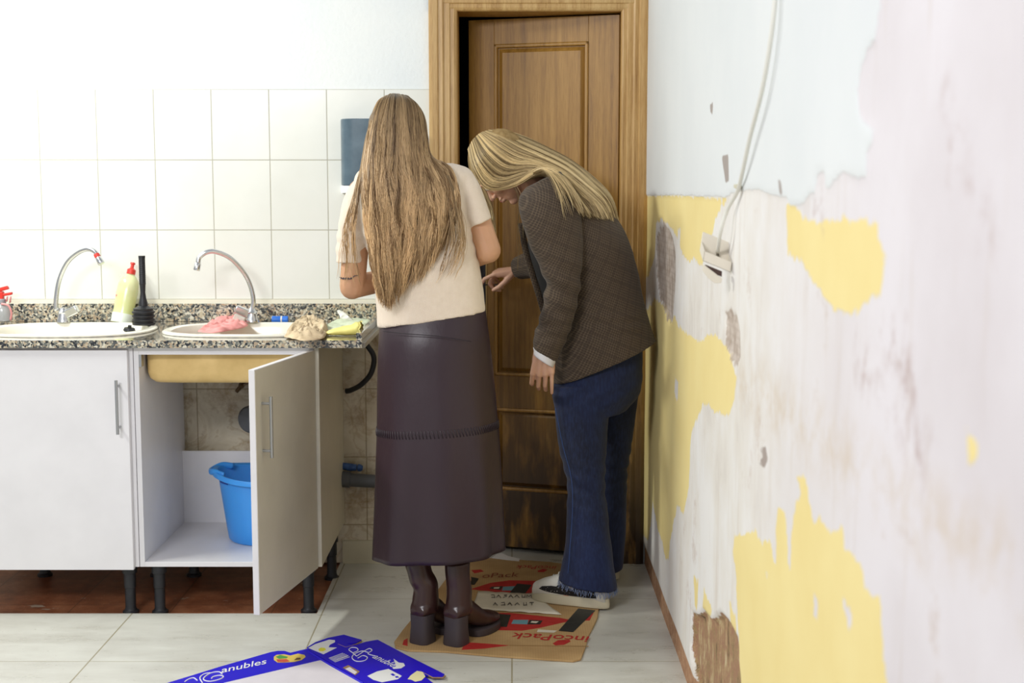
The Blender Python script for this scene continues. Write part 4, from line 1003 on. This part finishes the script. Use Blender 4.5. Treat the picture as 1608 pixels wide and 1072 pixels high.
b.chain([P(605, 300, 3.95), sl], [.045, .036]); b.chain([P(690, 300, 3.95), sr], [.045, .036])
hand(b, wl, (.75, .5, .1), (.3, -.3, -.9), (-.4, .6, .3), ((30, 40, 30),)*4); hand(b, wr_, (.1, .9, .2), (-.9, 0, -.2), (.1, 0, 1), ((35, 45, 35),)*4)
for hx_, kx_, ax_ in ((P(650, 590, 3.95), P(652, 740, 3.94), P(662, 900, 3.94)), (P(712, 590, 3.95), P(714, 740, 3.94), P(719, 900, 3.94))):
    b.chain([hx_, kx_, ax_], [.08, .05, .024])
    b.capsule(ax_, ax_+V((.02, .04, -.03)), .022, .020)
organic(b, 'body', SKIN1, p1, .0036, 5)
eyes(p1, hc, M1)
# sweater
b = MB()
rows = [(612,262,672,262,3.955,.055), (585,262,706,256,3.95,.075), (566,268,728,262,3.945,.088), (556,285,742,278,3.94,.100), (560,320,744,312,3.94,.108), (568,360,742,350,3.94,.108), (580,400,747,385,3.94,.106), (588,440,754,425,3.94,.106), (592,480,760,462,3.945,.108), (593,513,763,488,3.945,.110)]
b.rings(pxrings(rows, 40, 36, 2.25))
def sleeve(b, rows, n=16): b.rings(pxrings(rows, n, 24, 2.1))
sleeve(b, [(575,272,620,300,3.945,.06), (553,288,606,322,3.945,.064), (540,312,596,345,3.95,.062), (532,345,584,366,3.955,.058), (528,380,575,388,3.96,.052), (528,413,573,412,3.965,.050)])
sleeve(b, [(690,300,706,256,3.945,.06), (706,318,735,264,3.945,.064), (718,332,752,288,3.94,.062), (727,346,763,315,3.935,.058), (736,359,773,343,3.93,.052)])
def dsp(co, no):
    f = .0035*nz(co, (9, 9, 5), 1.) + .0014*nz(co, (40, 40, 16), 4.)
    arm = np.exp(-((co[:, 2]-1.2)/.05)**2)*.002*np.sin(co[:, 2]*150+co[:, 0]*60)
    return f+arm
swm = Mat('cream_knit', (226, 208, 184), .9); x_, y_, z_ = swm.xyz()
kn = swm.math('SINE', swm.math('MULTIPLY', x_, 1500)); kz = swm.math('SINE', swm.math('MULTIPLY', z_, 1100))
swm.col(swm.ramp(swm.noise(60, det=3), [(.3, (228, 211, 191)), (.7, (233, 217, 198))])); swm.bump(swm.math('MULTIPLY', kn, kz), .35, .0012)
rib = swm.math('MULTIPLY', swm.math('SINE', swm.math('MULTIPLY', x_, 1000)), swm.rng(z_, .955, .965, 1, 0)); swm.bump(rib, .5, .002); swm.b.inputs['Sheen Weight'].default_value = .25
organic(b, 'sweater', swm.m, p1, .0042, 4, dsp)
# skirt
def skf(t_, q): return (.004+.050*t_*t_)*math.sin(5*q+.8) *.6 + .030*t_*math.sin(9*q+2.1)*t_
rows = [(596,503,762,482,3.945,.100), (594,540,768,528,3.94,.118), (592,600,775,590,3.94,.128), (591,660,780,650,3.935,.132), (589,720,784,712,3.93,.136), (586,800,787,790,3.93,.142), (583,872,789,862,3.93,.146)]
SR = pxrings(rows, 60, 96, 2.1, skf)
m_ = MB(); m_.rings(SR, True, False)
lea = Mat('aubergine_leather', (46, 29, 38), .40); lea.bump(lea.noise(14, (1, 1, .5), 5), .35, .006); lea.bump(lea.noise(260, det=3), .12, .0006)
o = build(m_, 'skirt', lea.m, p1, smooth=True); sd = o.modifiers.new('s', 'SOLIDIFY'); sd.thickness = .003; sd.offset = -1
m_ = MB(); ri = 34; N_ = 96
ringA, ringB = SR[31], SR[33]
def onr(R_, a): j = int(a*N_) % N_; f = a*N_-int(a*N_); return R_[j]*(1-f)+R_[(j+1) % N_]*f
cA = sum(SR[32], V((0, 0, 0)))/N_
for i in range(110):
    a = i/110
    q0 = onr(ringA, a); q1 = onr(ringB, a+.006); q2 = (q0+q1)/2; o0 = (q0-cA).normalized()*.0018; o0.z = 0
    m_.tube([q0+o0*.1, q2+o0*.9, q1+o0*.1], .0016, 6)
tag(build(m_, 'braided_stitching', plain('dark_lacing', (40, 28, 36), .5), o, smooth=True), label='row of braided leather stitching')
# waist seam folds
m_ = MB()
for pts in ([(602,520,3.835),(640,524,3.815),(690,528,3.81),(740,536,3.82)],): m_.tube([P(*q) for q in pts], .0012, 6, 20)
build(m_, 'yoke_seam', plain('seam', (34, 24, 32), .5), o, smooth=True)
# boots
BT = Mat('burgundy_leather', (58, 36, 34), .28); BT.bump(BT.noise(16, det=3), .25, .004); BT = BT.m
SOLE = plain('dark_rubber_heel', (62, 54, 58), .6, var=3)
def boot(xh, yh, xa, dirx, toe_k=1.):
    h = PZ(xh, yh, .007); f = V((dirx, 1, 0)).normalized(); s_ = V((f.y, -f.x, 0))
    b = MB(); hz = .088
    an_ = h + f*.045 + V((0, 0, .14))
    tp = P(xa, 880, an_.y+.0); tp = V((P(xa, 880, 3.92).x, an_.y, P(xa, 880, 3.92).z))
    b.tube([tp, tp*.5+an_*.5, an_+V((0, 0, .03)), an_+V((0, 0, -.02)), h+f*.040+V((0, 0, hz+.002))], [.036, .036, .036, .037, .037], 24, 22, flat=[.040, .040, .040, .044, .047], side=s_)
    R = []
    for d_, z0, z1, w_ in ((-.002, hz-.006, .112, .026), (.012, hz-.008, .128, .034), (.06, .066, .140, .034), (.10, .040, .118, .034), (.14, .022, .082, .040), (.18, .018, .066, .043), (.215, .018, .054, .037), (.235, .022, .044, .022)):
        c_ = h+f*d_; c_.z = .007; cz = (z0+z1)/2; hh = (z1-z0)/2
        R.append([c_ + s_*(w_*math.copysign(abs(math.cos(2*PI*j/24))**.8, math.cos(2*PI*j/24))) + V((0, 0, cz+hh*math.sin(2*PI*j/24))) for j in range(24)])
    b.rings(R)
    def dd_(co, no): return .0025*nz(co, (14, 14, 26), 2.)
    o = organic(b, 'boot', BT, p1, .004, 7, dd_)
    m_ = MB(); R = []
    for z, g in ((0, .0), (.004, .001), (.05, -.003), (hz, -.002)):
        pr_ = []
        for j in range(28):
            q = 2*PI*j/28; cq, sq = math.cos(q), math.sin(q)
            pr_.append(h + f*(.029 + (.034+g)*math.copysign(abs(cq)**.6, cq)) + s_*((.034+g)*math.copysign(abs(sq)**.6, sq)) + V((0, 0, z)))
        R.append(pr_)
    m_.rings(R); build(m_, 'heel', SOLE, o, smooth='auto')
    m_ = MB(); R = []
    for z, g in ((0, -.002), (.003, 0), (.02, 0), (.022, -.004)):
        pr_ = []
        for j in range(32):
            q = 2*PI*j/32; cq, sq = math.cos(q), math.sin(q)
            pr_.append(h + f*(.170 + (.068+g)*math.copysign(abs(cq)**.8, cq)) + s_*((.045+g)*math.copysign(abs(sq)**.75, sq)) + V((0, 0, z)))
        R.append(pr_)
    m_.rings(R); build(m_, 'sole', SOLE, o, smooth='auto')
    return o
boot(655, 1011, 654, .62); boot(708, 1014, 718, .62)
# tattoo lines on the upper arm
m_ = MB(); ca = P(552, 437, 3.967)
tt_ = [(532,436),(536,437),(540,437.5),(544,437),(548,438),(553,436),(557,433),(562,432.5)]
def armp(x, y): 
    q = P(x, y, 3.93); c_ = (sl+el)/2; tt = (q.z-el.z)/(sl.z-el.z); ax_ = el+(sl-el)*tt; dx = q.x-ax_.x; r_ = .0402
    return V((q.x, ax_.y - math.sqrt(max(r_*r_-dx*dx, 1e-6)), q.z))
m_.tube([armp(*q) for q in tt_], .0012, 6, 24)
for x in (534, 538, 542, 546, 550): m_.tube([armp(x, 439), armp(x+1, 435.5), armp(x+2.5, 438.5)], .0009, 5, 6)
build(m_, 'tattoo', plain('tattoo_ink', (74, 70, 76), .6), p1)
# ring/bracelet omitted; hair
H1 = mat_hair('long_blond_brown_hair', (74, 58, 40), (162, 136, 100), (128, 96, 62), (232, 196, 148))
g1 = [
 [(606,152,3.985),(592,162,3.975),(580,196,3.955),(573,245,3.91),(568,300,3.85),(574,350,3.825),(582,410,3.82),(592,462,3.825)],
 [(608,151,3.98),(594,162,3.94),(582,198,3.905),(576,248,3.86),(574,300,3.825),(580,352,3.81),(588,412,3.805),(597,470,3.815)],
 [(612,149,3.975),(600,160,3.90),(590,198,3.865),(586,250,3.835),(586,300,3.81),(592,355,3.80),(598,415,3.795),(603,476,3.81)],
 [(616,148,3.97),(608,158,3.88),(602,200,3.85),(600,250,3.82),(602,300,3.80),(608,358,3.795),(610,415,3.79),(611,478,3.81)],
 [(620,148,3.965),(618,158,3.87),(615,202,3.835),(614,255,3.815),(618,302,3.795),(624,358,3.79),(622,415,3.79),(618,474,3.805)],
 [(625,148,3.965),(629,158,3.87),(629,202,3.835),(632,255,3.815),(638,302,3.795),(641,355,3.79),(636,410,3.79),(628,456,3.805)],
 [(630,149,3.97),(640,160,3.88),(645,204,3.85),(650,252,3.825),(658,300,3.80),(660,350,3.795),(654,400,3.80),(644,444,3.81)],
 [(635,150,3.975),(651,164,3.905),(659,206,3.875),(664,248,3.85),(674,292,3.81),(680,335,3.80),(678,380,3.805),(668,428,3.815)],
 [(639,151,3.98),(660,172,3.945),(668,210,3.925),(674,245,3.885),(694,274,3.83),(704,312,3.815),(702,350,3.815),(690,396,3.82)],
 [(641,152,3.985),(664,178,3.975),(671,214,3.96),(678,246,3.925),(706,262,3.86),(720,292,3.835),(722,325,3.825),(712,365,3.83)],
]
inn = [P(622,175,3.97), P(624,215,3.965), P(626,250,3.95), P(632,290,3.92), P(640,340,3.90), P(640,390,3.89), P(635,440,3.88), P(630,480,3.88)]
hr = hair('hair', H1, p1, g1, 4300, .0011, 5, (.0052, 26., 0), .0028, inn, .34, 34, 54, (.70, 1.03), .66)
# crown cap under the strands
m_ = MB(); m_.ell(hc+M1@V((0, -.016, .032)), (.0745, .092, .080), M1, 28)
cap = build(m_, 'scalp_hair', plain('hair_under', (112, 88, 56), .6, var=14, vs=60), hr, smooth=True)

g1b = [[(592,165,3.97),(576,215,3.95),(567,262,3.92),(552,315,3.86),(540,365,3.84),(534,420,3.85),(530,460,3.86)],
       [(594,165,3.96),(578,215,3.93),(571,262,3.89),(562,315,3.84),(556,360,3.83),(562,410,3.83),(572,450,3.84)]]
hair('hair_wisp', H1, p1, g1b, 90, .0010, 31, (.004, 14., 0), .004, [P(620,200,3.97)]*7, .03, 26, 7, (.55, 1.0), .0+.1)
g1c = [[(690,275,3.83),(702,320,3.81),(706,370,3.81),(694,420,3.82),(680,452,3.83)], [(705,275,3.83),(722,320,3.82),(732,370,3.825),(726,410,3.835),(716,440,3.84)]]
hair('hair_wisp', H1, p1, g1c, 80, .0009, 33, (.004, 10., 0), .004, [P(680,340,3.95)]*5, .03, 24, 7, (.55, 1.0), .0+.1)

# ---- woman in the tweed blazer
p2 = thing('person', PZ(900, 940, 0), 'person bending at the door in brown checked blazer and flared jeans', 'person')
b = MB()
hc2 = P(790, 262, 4.44); M2 = frame((-.55, .18, -.80), (-.78, .10, .62))
head(b, hc2, M2, .98)
nb_ = P(858, 305, 4.44)
b.chain([hc2+M2@V((0, -.03, -.055)), nb_], [.05, .054])
b.tube([P(855, 305, 4.44), P(885, 345, 4.43), P(910, 400, 4.42), P(928, 470, 4.42), P(940, 540, 4.42), P(945, 600, 4.42)], [.05, .08, .08, .07, .08, .07], 24, 20, flat=[.05, .12, .12, .10, .11, .10], side=(.9, 0, .35))
shl, shr = P(858, 318, 4.27), P(850, 330, 4.57)
ell_, elr = P(880, 445, 4.235), P(846, 405, 4.72)
wrl, wrr = P(856, 549, 4.24), P(812, 424, 4.84)
b.chain([P(870, 320, 4.40), shl, ell_, wrl], [.06, .048, .036, .025]); b.chain([P(870, 325, 4.5), shr, elr, wrr], [.06, .046, .034, .024])
hand(b, wrl+V((0, 0, .005)), (-.10, .02, -1), (.12, 1, 0), (-1, .1, .1), ((34, 40, 24), (30, 36, 22), (24, 30, 20), (8, 12, 8)), .05, ((.75, .2, .7), (.85, 0, .5), (.9, 0, .4)), 1.02)
hand(b, wrr, (-1, .10, -.12), (.25, .15, -1), (.1, -1, .2), ((18, 34, 24), (58, 66, 40), (62, 66, 40), (60, 62, 40)), .02, ((.72, .3, .6), (.8, .05, .55), (.9, -.1, .35)), .96)
for pts in (((930,590,4.34),(915,735,4.30),(925,915,4.28)), ((965,590,4.48),(955,730,4.52),(948,880,4.56))):
    q = [P(*z) for z in pts]; b.chain(q, [.066, .045, .030]); b.capsule(q[2], q[2]+V((-.07, .0, -.035)), .026, .022)
organic(b, 'body', SKIN2, p2, .0030, 3)
eyes(p2, hc2, M2, .98)
m_ = MB(); m_.ell(hc2+M2@V((0, .094, -.061)), (.016, .006, .0035), M2, 12); build(m_, 'lips', plain('lip', (170, 96, 90), .4), p2, smooth=True)
# dark top under the blazer
b = MB(); b.rings(pxrings([(836,330,900,320,4.44,.10), (828,380,930,380,4.44,.12), (836,430,940,430,4.44,.12), (850,480,950,480,4.44,.12), (866,540,960,540,4.44,.13)], 20, 28))
organic(b, 'top', plain('black_top', (16, 16, 20), .8), p2, .007, 4)
# blazer
tw = Mat('brown_check_tweed', (74, 62, 50), .9)
cv = tw.obj((1, 1, 1), (0, math.radians(-22), 0)); sx = tw.n('ShaderNodeSeparateXYZ'); tw.l(cv, sx.inputs[0]); X_, Y_, Z_ = sx.outputs
def line(a, size, w): 
    fr = tw.math('FRACT', tw.math('DIVIDE', a, size)); return tw.math('LESS_THAN', fr, w)
l1 = tw.math('ADD', line(Z_, .0075, .38), line(tw.math('ADD', X_, tw.math('MULTIPLY', Y_, .6)), .0075, .38)); l2 = tw.math('MAXIMUM', line(Z_, .045, .08), line(tw.math('ADD', X_, tw.math('MULTIPLY', Y_, .6)), .045, .08))
cc = tw.mix(tw.math('MULTIPLY', l1, .5), (50, 38, 30), (98, 83, 66)); cc = tw.mix(tw.math('MULTIPLY', l2, .5), cc, (44, 32, 26))
cc = tw.mix(.25, cc, tw.ramp(tw.noise(400, det=2), [(.35, (36, 28, 22)), (.65, (104, 88, 70))])); tw.col(cc); tw.b.inputs['Sheen Weight'].default_value = .1
tw.bump(tw.noise(300), .3, .001)
b = MB()
b.rings(pxrings([(832,300,872,276,4.43,.07,.0), (832,310,905,283,4.43,.13,.02), (836,330,938,305,4.42,.165,.03), (842,360,968,340,4.42,.17,.02), (862,400,988,382,4.41,.165), (870,440,1000,424,4.41,.158), (870,480,1008,460,4.41,.155), (866,530,1018,500,4.41,.165), (867,570,1024,522,4.41,.172), (867,601,1029,534,4.41,.176)], 44, 40, 2.2, lambda t_, q: .010*t_*math.sin(4*q+1.)))
b.rings(pxrings([(826,296,880,268,4.30,.055), (815,312,902,296,4.27,.068), (818,345,912,335,4.245,.066), (832,388,915,388,4.235,.062), (850,424,913,430,4.23,.058), (857,450,909,460,4.23,.054), (849,490,901,503,4.235,.052), (839,525,886,540,4.24,.048), (837,546,873,567,4.24,.045)], 40, 28, 2.2))
b.tube([P(858, 335, 4.56), P(856, 375, 4.64), P(856, 412, 4.70), P(835, 415, 4.76), P(815, 420, 4.81)], [.065, .060, .055, .048, .042], 24, 24)
def dsp(co, no):
    f = .004*nz(co, (8, 8, 8), 7.) + .0015*nz(co, (30, 30, 30), 2.)
    c0 = P(875, 452, 4.2); d_ = np.sqrt(((co-np.array(c0))**2).sum(1)); el = np.exp(-(d_/.10)**2)
    near = (co[:, 1] < 4.30)
    f = f + near*el*.0055*np.sin((co[:, 2]*90 + co[:, 0]*35)) + near*np.exp(-((co[:, 2]-.93)/.05)**2)*.002*np.sin(co[:, 2]*160)
    return f
bz = organic(b, 'blazer', tw.m, p2, .0042, 3, dsp)
m_ = MB(); m_.tube([P(818, 350, 4.34), P(826, 395, 4.33), P(836, 430, 4.32), P(847, 465, 4.31), P(858, 505, 4.31)], .010, 10, 24, flat=.004, side=(1, 0, 0)); build(m_, 'lapel_edge', tw.m, bz, smooth=True)
m_ = MB(); m_.rings(pxrings([(838,545,873,563,4.24,.041), (839,550,870,572,4.24,.040), (839,557,868,576,4.24,.0385)], 6, 24), False, False); o = build(m_, 'shirt_cuff', plain('white_cotton', (226, 224, 228), .8), p2, smooth=True); sd = o.modifiers.new('s', 'SOLIDIFY'); sd.thickness = .002
m_ = MB(); m_.lathe(P(812, 426, 4.835), [(.027, 0), (.027, .004)], (-.9, .3, -.1), 20); build(m_, 'bracelet', M_steel, p2, smooth='auto')
# jeans
den = Mat('dark_denim', (20, 34, 74), .85); dn_ = den.noise(160, (1, 1, .25), 3); fd = den.noise(5, (1, 1, .5), 3)
cc = den.ramp(fd, [(.35, (6, 15, 42)), (.6, (11, 26, 66)), (.75, (22, 44, 92))]); cc = den.mix(den.rng(dn_, .4, .8, 0, .28), cc, (44, 68, 116)); den.col(cc); den.bump(dn_, .3, .001); den.b.inputs['Sheen Weight'].default_value = .08
b = MB()
b.rings(pxrings([(870,560,1010,525,4.42,.155), (868,600,1008,575,4.42,.165), (870,632,1006,610,4.42,.160), (900,652,985,640,4.42,.13)], 16, 36, 2.3))
b.rings(pxrings([(868,605,965,600,4.345,.085), (870,640,958,638,4.335,.085), (876,690,953,690,4.325,.078), (886,740,951,740,4.315,.068), (891,765,950,768,4.31,.064), (890,800,954,800,4.30,.066), (888,850,960,850,4.29,.078), (881,890,965,893,4.285,.094), (876,908,969,923,4.28,.100)], 46, 32, 2.1, lambda t_, q: .03*max(0, t_-.6)*math.sin(6*q)))
b.rings(pxrings([(935,600,1008,590,4.49,.085), (935,640,1001,630,4.50,.085), (935,700,992,695,4.52,.075), (932,750,985,745,4.53,.068), (932,800,984,800,4.54,.068), (930,850,981,850,4.55,.08), (925,893,977,890,4.56,.092)], 40, 28, 2.1))
def dsp(co, no):
    f = .003*nz(co, (10, 10, 14), 3.); kz = P(915, 755, 4.3).z
    return f + .0022*np.exp(-((co[:, 2]-kz)/.09)**2)*np.sin(co[:, 2]*130+co[:, 0]*40+3*nz(co, (8, 8, 4), 5)) + .0015*np.exp(-((co[:, 2]-.7)/.06)**2)*np.sin(co[:, 2]*110-co[:, 0]*70)
jn = organic(b, 'jeans', den.m, p2, .0045, 3, dsp)
m_ = MB(); rs = random.Random(3)
R0 = pxrings([(877,910,968,924,4.28,.098)]*2, 2, 120)[0]
for i in range(120):
    for k_ in range(2):
        q = R0[i]+V((rs.uniform(-.004, .004), rs.uniform(-.004, .004), .004)); m_.tube([q, q+V((rs.uniform(-.006, .006), rs.uniform(-.004, .004), -rs.uniform(.008, .022)))], .0006, 4)
tag(build(m_, 'frayed_hem', plain('pale_threads', (120, 136, 172), .9), jn), label='frayed pale threads at the hem')
m_ = MB(); m_.tube([P(*q) for q in ((872,640,4.268),(884,700,4.262),(897,750,4.25),(899,800,4.238),(895,860,4.22),(892,900,4.205))], .0011, 6, 50); m_.tube([P(*q) for q in ((882,592,4.28),(905,586,4.26),(930,640,4.25))], .0008, 5, 20) if False else None
build(m_, 'side_seam', plain('seam_blue', (44, 70, 122), .9), jn, smooth=True)
m_ = MB(); q = [P(1003,548,4.33),P(1000,566,4.33),P(1004,572,4.33),P(1007,560,4.34)]
# sneakers
SW = plain('white_leather', (222, 220, 212), .5, var=6, vs=20); SS = plain('cream_rubber_sole', (206, 198, 172), .5); SB = Mat('black_star_patch', (22, 22, 26), .6); SB.col(SB.mix(SB.rng(SB.noise(190, det=1), .66, .7), (20, 20, 24), (210, 210, 210)))
def sneaker(heel, toe):
    heel, toe = V(heel), V(toe); f = (toe-heel).normalized(); L_ = (toe-heel).length; s_ = V((-f.y, f.x, 0))
    zb = heel.z
    def outl(g, z, n=44):
        o_ = []
        for j in range(n):
            q = 2*PI*j/n; u_ = math.cos(q); w_ = .0385+.008*u_ - .006*math.exp(-((u_+.15)/.3)**2)
            o_.append(heel + f*(L_*.5+(L_*.5+g)*math.copysign(abs(u_)**.85, u_)) + s_*((w_+g)*math.sin(q)) + V((0, 0, z)))
        return o_
    b = MB(); R = []
    for d_, z1, w_ in ((.008, .100, .024), (.025, .118, .032), (.06, .124, .034), (.09, .124, .035), (.12, .112, .037), (.15, .096, .039), (.18, .082, .040), (.205, .072, .037), (.232, .056, .026)):
        d_ *= L_/.24; c_ = heel+f*d_; hh = (z1-.015)/2
        R.append([c_+s_*(w_*math.copysign(abs(math.cos(2*PI*j/24))**.8, math.cos(2*PI*j/24)))+V((0, 0, .015+hh+hh*math.sin(2*PI*j/24))) for j in range(24)])
    b.rings(R); o = organic(b, 'sneaker', SW, p2, .0035, 3)
    m_ = MB(); m_.rings([outl(-.003, 0), outl(0, .003), outl(.001, .012), outl(-.001, .031), outl(-.006, .033)]); build(m_, 'sole', SS, o, smooth='auto')
    # side patch and laces on the side facing the room
    m_ = MB()
    def side(d_, z, g=.0012):
        d_ *= L_/.24
        import bisect
        T_ = ((.008, .100, .024), (.025, .118, .032), (.06, .124, .034), (.09, .124, .035), (.12, .112, .037), (.15, .096, .039), (.18, .082, .040), (.205, .072, .037), (.232, .056, .026))
        dd0 = d_/(L_/.24)
        for a_, c_ in zip(T_, T_[1:]):
            if a_[0] <= dd0 <= c_[0]: k_ = (dd0-a_[0])/(c_[0]-a_[0]); z1 = a_[1]+(c_[1]-a_[1])*k_; w_ = a_[2]+(c_[2]-a_[2])*k_
        hh = (z1-.015)/2; sn = max(-1, min(1, (z-.015-hh)/hh)); cn = math.sqrt(1-sn*sn)**.8
        sg = 1 if s_.y < 0 else -1
        return heel+f*d_+s_*(sg*(w_*cn+g))+V((0, 0, z))
    out = [(.03, .036), (.05, .034), (.08, .034), (.11, .034), (.14, .036), (.18, .040), (.205, .046), (.195, .056), (.165, .062), (.15, .062), (.14, .070), (.125, .078), (.115, .064), (.10, .056), (.09, .074), (.075, .084), (.06, .074), (.045, .080), (.033, .060)]
    cn_ = (.10, .046); K_ = 6; n_ = len(out); vs_ = []
    for k_ in range(K_+1):
        for (a_, z_) in out: r_ = k_/K_; vs_.append(side(cn_[0]+(a_-cn_[0])*r_, cn_[1]+(z_-cn_[1])*r_))
    m_.add(vs_, [(k_*n_+i, k_*n_+(i+1) % n_, (k_+1)*n_+(i+1) % n_, (k_+1)*n_+i) for k_ in range(K_) for i in range(n_)])
    build(m_, 'side_patch', SB.m, o, smooth=True)
    m_ = MB()
    for i in range(4):
        d_ = .115+.018*i; zt_ = .119-.012*i; c_ = heel+f*(d_*L_/.24)
        m_.tube([c_+s_*.02+V((0, 0, zt_-.004)), c_+V((0, 0, zt_+.004))+f*.004, c_-s_*.02+V((0, 0, zt_-.004))], .0022, 6, 10)
    build(m_, 'laces', plain('laces', (204, 204, 196), .8), o, smooth=True)
    return o
hs = PZ(957, 955, .0085); ts = PZ(836, 938, .0085)
sneaker((hs.x, hs.y-.0, .0085), (ts.x, ts.y+.0, .0085))
h2 = P(972, 885, 4.56); sneaker((h2.x, 4.56, .0085), (h2.x-.185, 4.70, .0085))
# hair
H2 = mat_hair('blond_hair', (92, 72, 42), (226, 198, 144), (122, 96, 58), (238, 214, 164))
g2 = [
 [(778,204,4.46),(798,206,4.47),(828,216,4.48),(862,232,4.49),(900,252,4.49),(935,280,4.47),(960,308,4.45),(971,342,4.43)],
 [(770,204,4.43),(795,209,4.42),(826,222,4.42),(860,237,4.42),(898,258,4.42),(932,286,4.40),(958,314,4.39),(968,343,4.38)],
 [(762,206,4.41),(788,216,4.375),(818,232,4.37),(852,246,4.37),(890,265,4.37),(924,292,4.35),(950,318,4.34),(962,344,4.33)],
 [(756,208,4.40),(780,225,4.35),(810,244,4.345),(846,254,4.345),(884,270,4.345),(917,297,4.33),(942,321,4.31),(954,342,4.30)],
 [(750,212,4.395),(770,236,4.335),(800,258,4.33),(838,260,4.335),(876,274,4.33),(908,300,4.31),(932,322,4.29),(944,340,4.275)],
 [(745,217,4.395),(761,248,4.335),(790,272,4.33),(828,268,4.33),(866,271,4.31),(900,300,4.285),(922,322,4.265),(934,338,4.25)],
 [(741,222,4.40),(753,257,4.34),(780,285,4.33),(820,277,4.325),(856,268,4.29),(888,292,4.26),(910,316,4.245),(924,336,4.235)],
 [(738,228,4.405),(748,264,4.35),(772,293,4.335),(812,284,4.325),(850,264,4.285),(876,274,4.245),(898,300,4.215),(914,330,4.20)],
 [(735,234,4.42),(744,268,4.37),(765,297,4.35),(805,292,4.33),(842,270,4.29),(866,270,4.235),(888,292,4.205),(906,326,4.19)],
]
inn = [P(785,250,4.44), P(790,255,4.44), P(805,262,4.43), P(830,275,4.43), P(865,300,4.43), P(890,320,4.42), P(910,340,4.41), P(920,360,4.41)]
hr = hair('hair', H2, p2, g2, 4200, .0011, 11, (.0045, 8., 0), .0018, inn, .22, 30, 46, (.84, 1.03), .78)
m_ = MB(); m_.ell(hc2+M2@V((0, -.016, .032)), (.079, .097, .086), M2, 28); build(m_, 'scalp_hair', plain('hair_under_blond', (150, 122, 74), .6, var=18, vs=60), hr, smooth=True)
# far-side lock and loose wisps hanging down in front of the face and over the shoulder
g3 = [[(748,216,4.42),(736,240,4.44),(738,268,4.46),(752,296,4.47),(766,325,4.47),(771,360,4.46),(776,400,4.46)],
      [(752,214,4.40),(742,240,4.42),(746,268,4.44),(760,296,4.45),(772,325,4.46),(778,360,4.46),(782,400,4.46)]]
inn3 = [P(785,250,4.46)]*3+[P(790,290,4.46), P(800,330,4.46), P(805,380,4.46), P(806,400,4.46)]
hair('hair_lock', H2, p2, g3, 90, .0010, 21, (.003, 7., 0), .003, inn3, .05, 24, 6, (.6, 1.0), .3)
g4 = [[(800,285,4.34),(812,310,4.33),(814,350,4.32),(815,400,4.33),(812,440,4.34)], [(806,283,4.33),(818,305,4.32),(820,350,4.32),(819,390,4.33),(816,420,4.34)]]
hair('hair_wisp', H2, p2, g4, 6, .0007, 23, (.003, 7., 0), .003, [P(830,300,4.4)]*5, .05, 24, 4, (.6, 1.0), .0+.1)
g5 = [[(835,272,4.28),(852,266,4.225),(866,285,4.195),(875,315,4.18),(884,350,4.175)], [(845,268,4.27),(860,266,4.22),(880,285,4.19),(896,310,4.18),(908,345,4.175)]]
hair('hair_wisp', H2, p2, g5, 60, .0009, 25, (.002, 5., 0), .002, [P(870,330,4.4)]*5, .05, 20, 6, (.6, 1.0), .0+.1)
# key in the lock
kz_ = P(760, 446, 4.93)
k0 = P(759, 447, 4.935); k1 = P(779, 447, 4.86)
m_ = MB(); m_.tube([k0, k1], .0022, 8); m_.lathe(k1+V((.004, -.004, 0)), [(.011, -.0015), (.012, 0), (.011, .0015)], (.1, -.3, 1), 20)
o = build(m_, 'key', M_brush, origin=k0, smooth='auto'); tag(o, 'small metal key in the bending person\'s right hand at the lock', 'key')
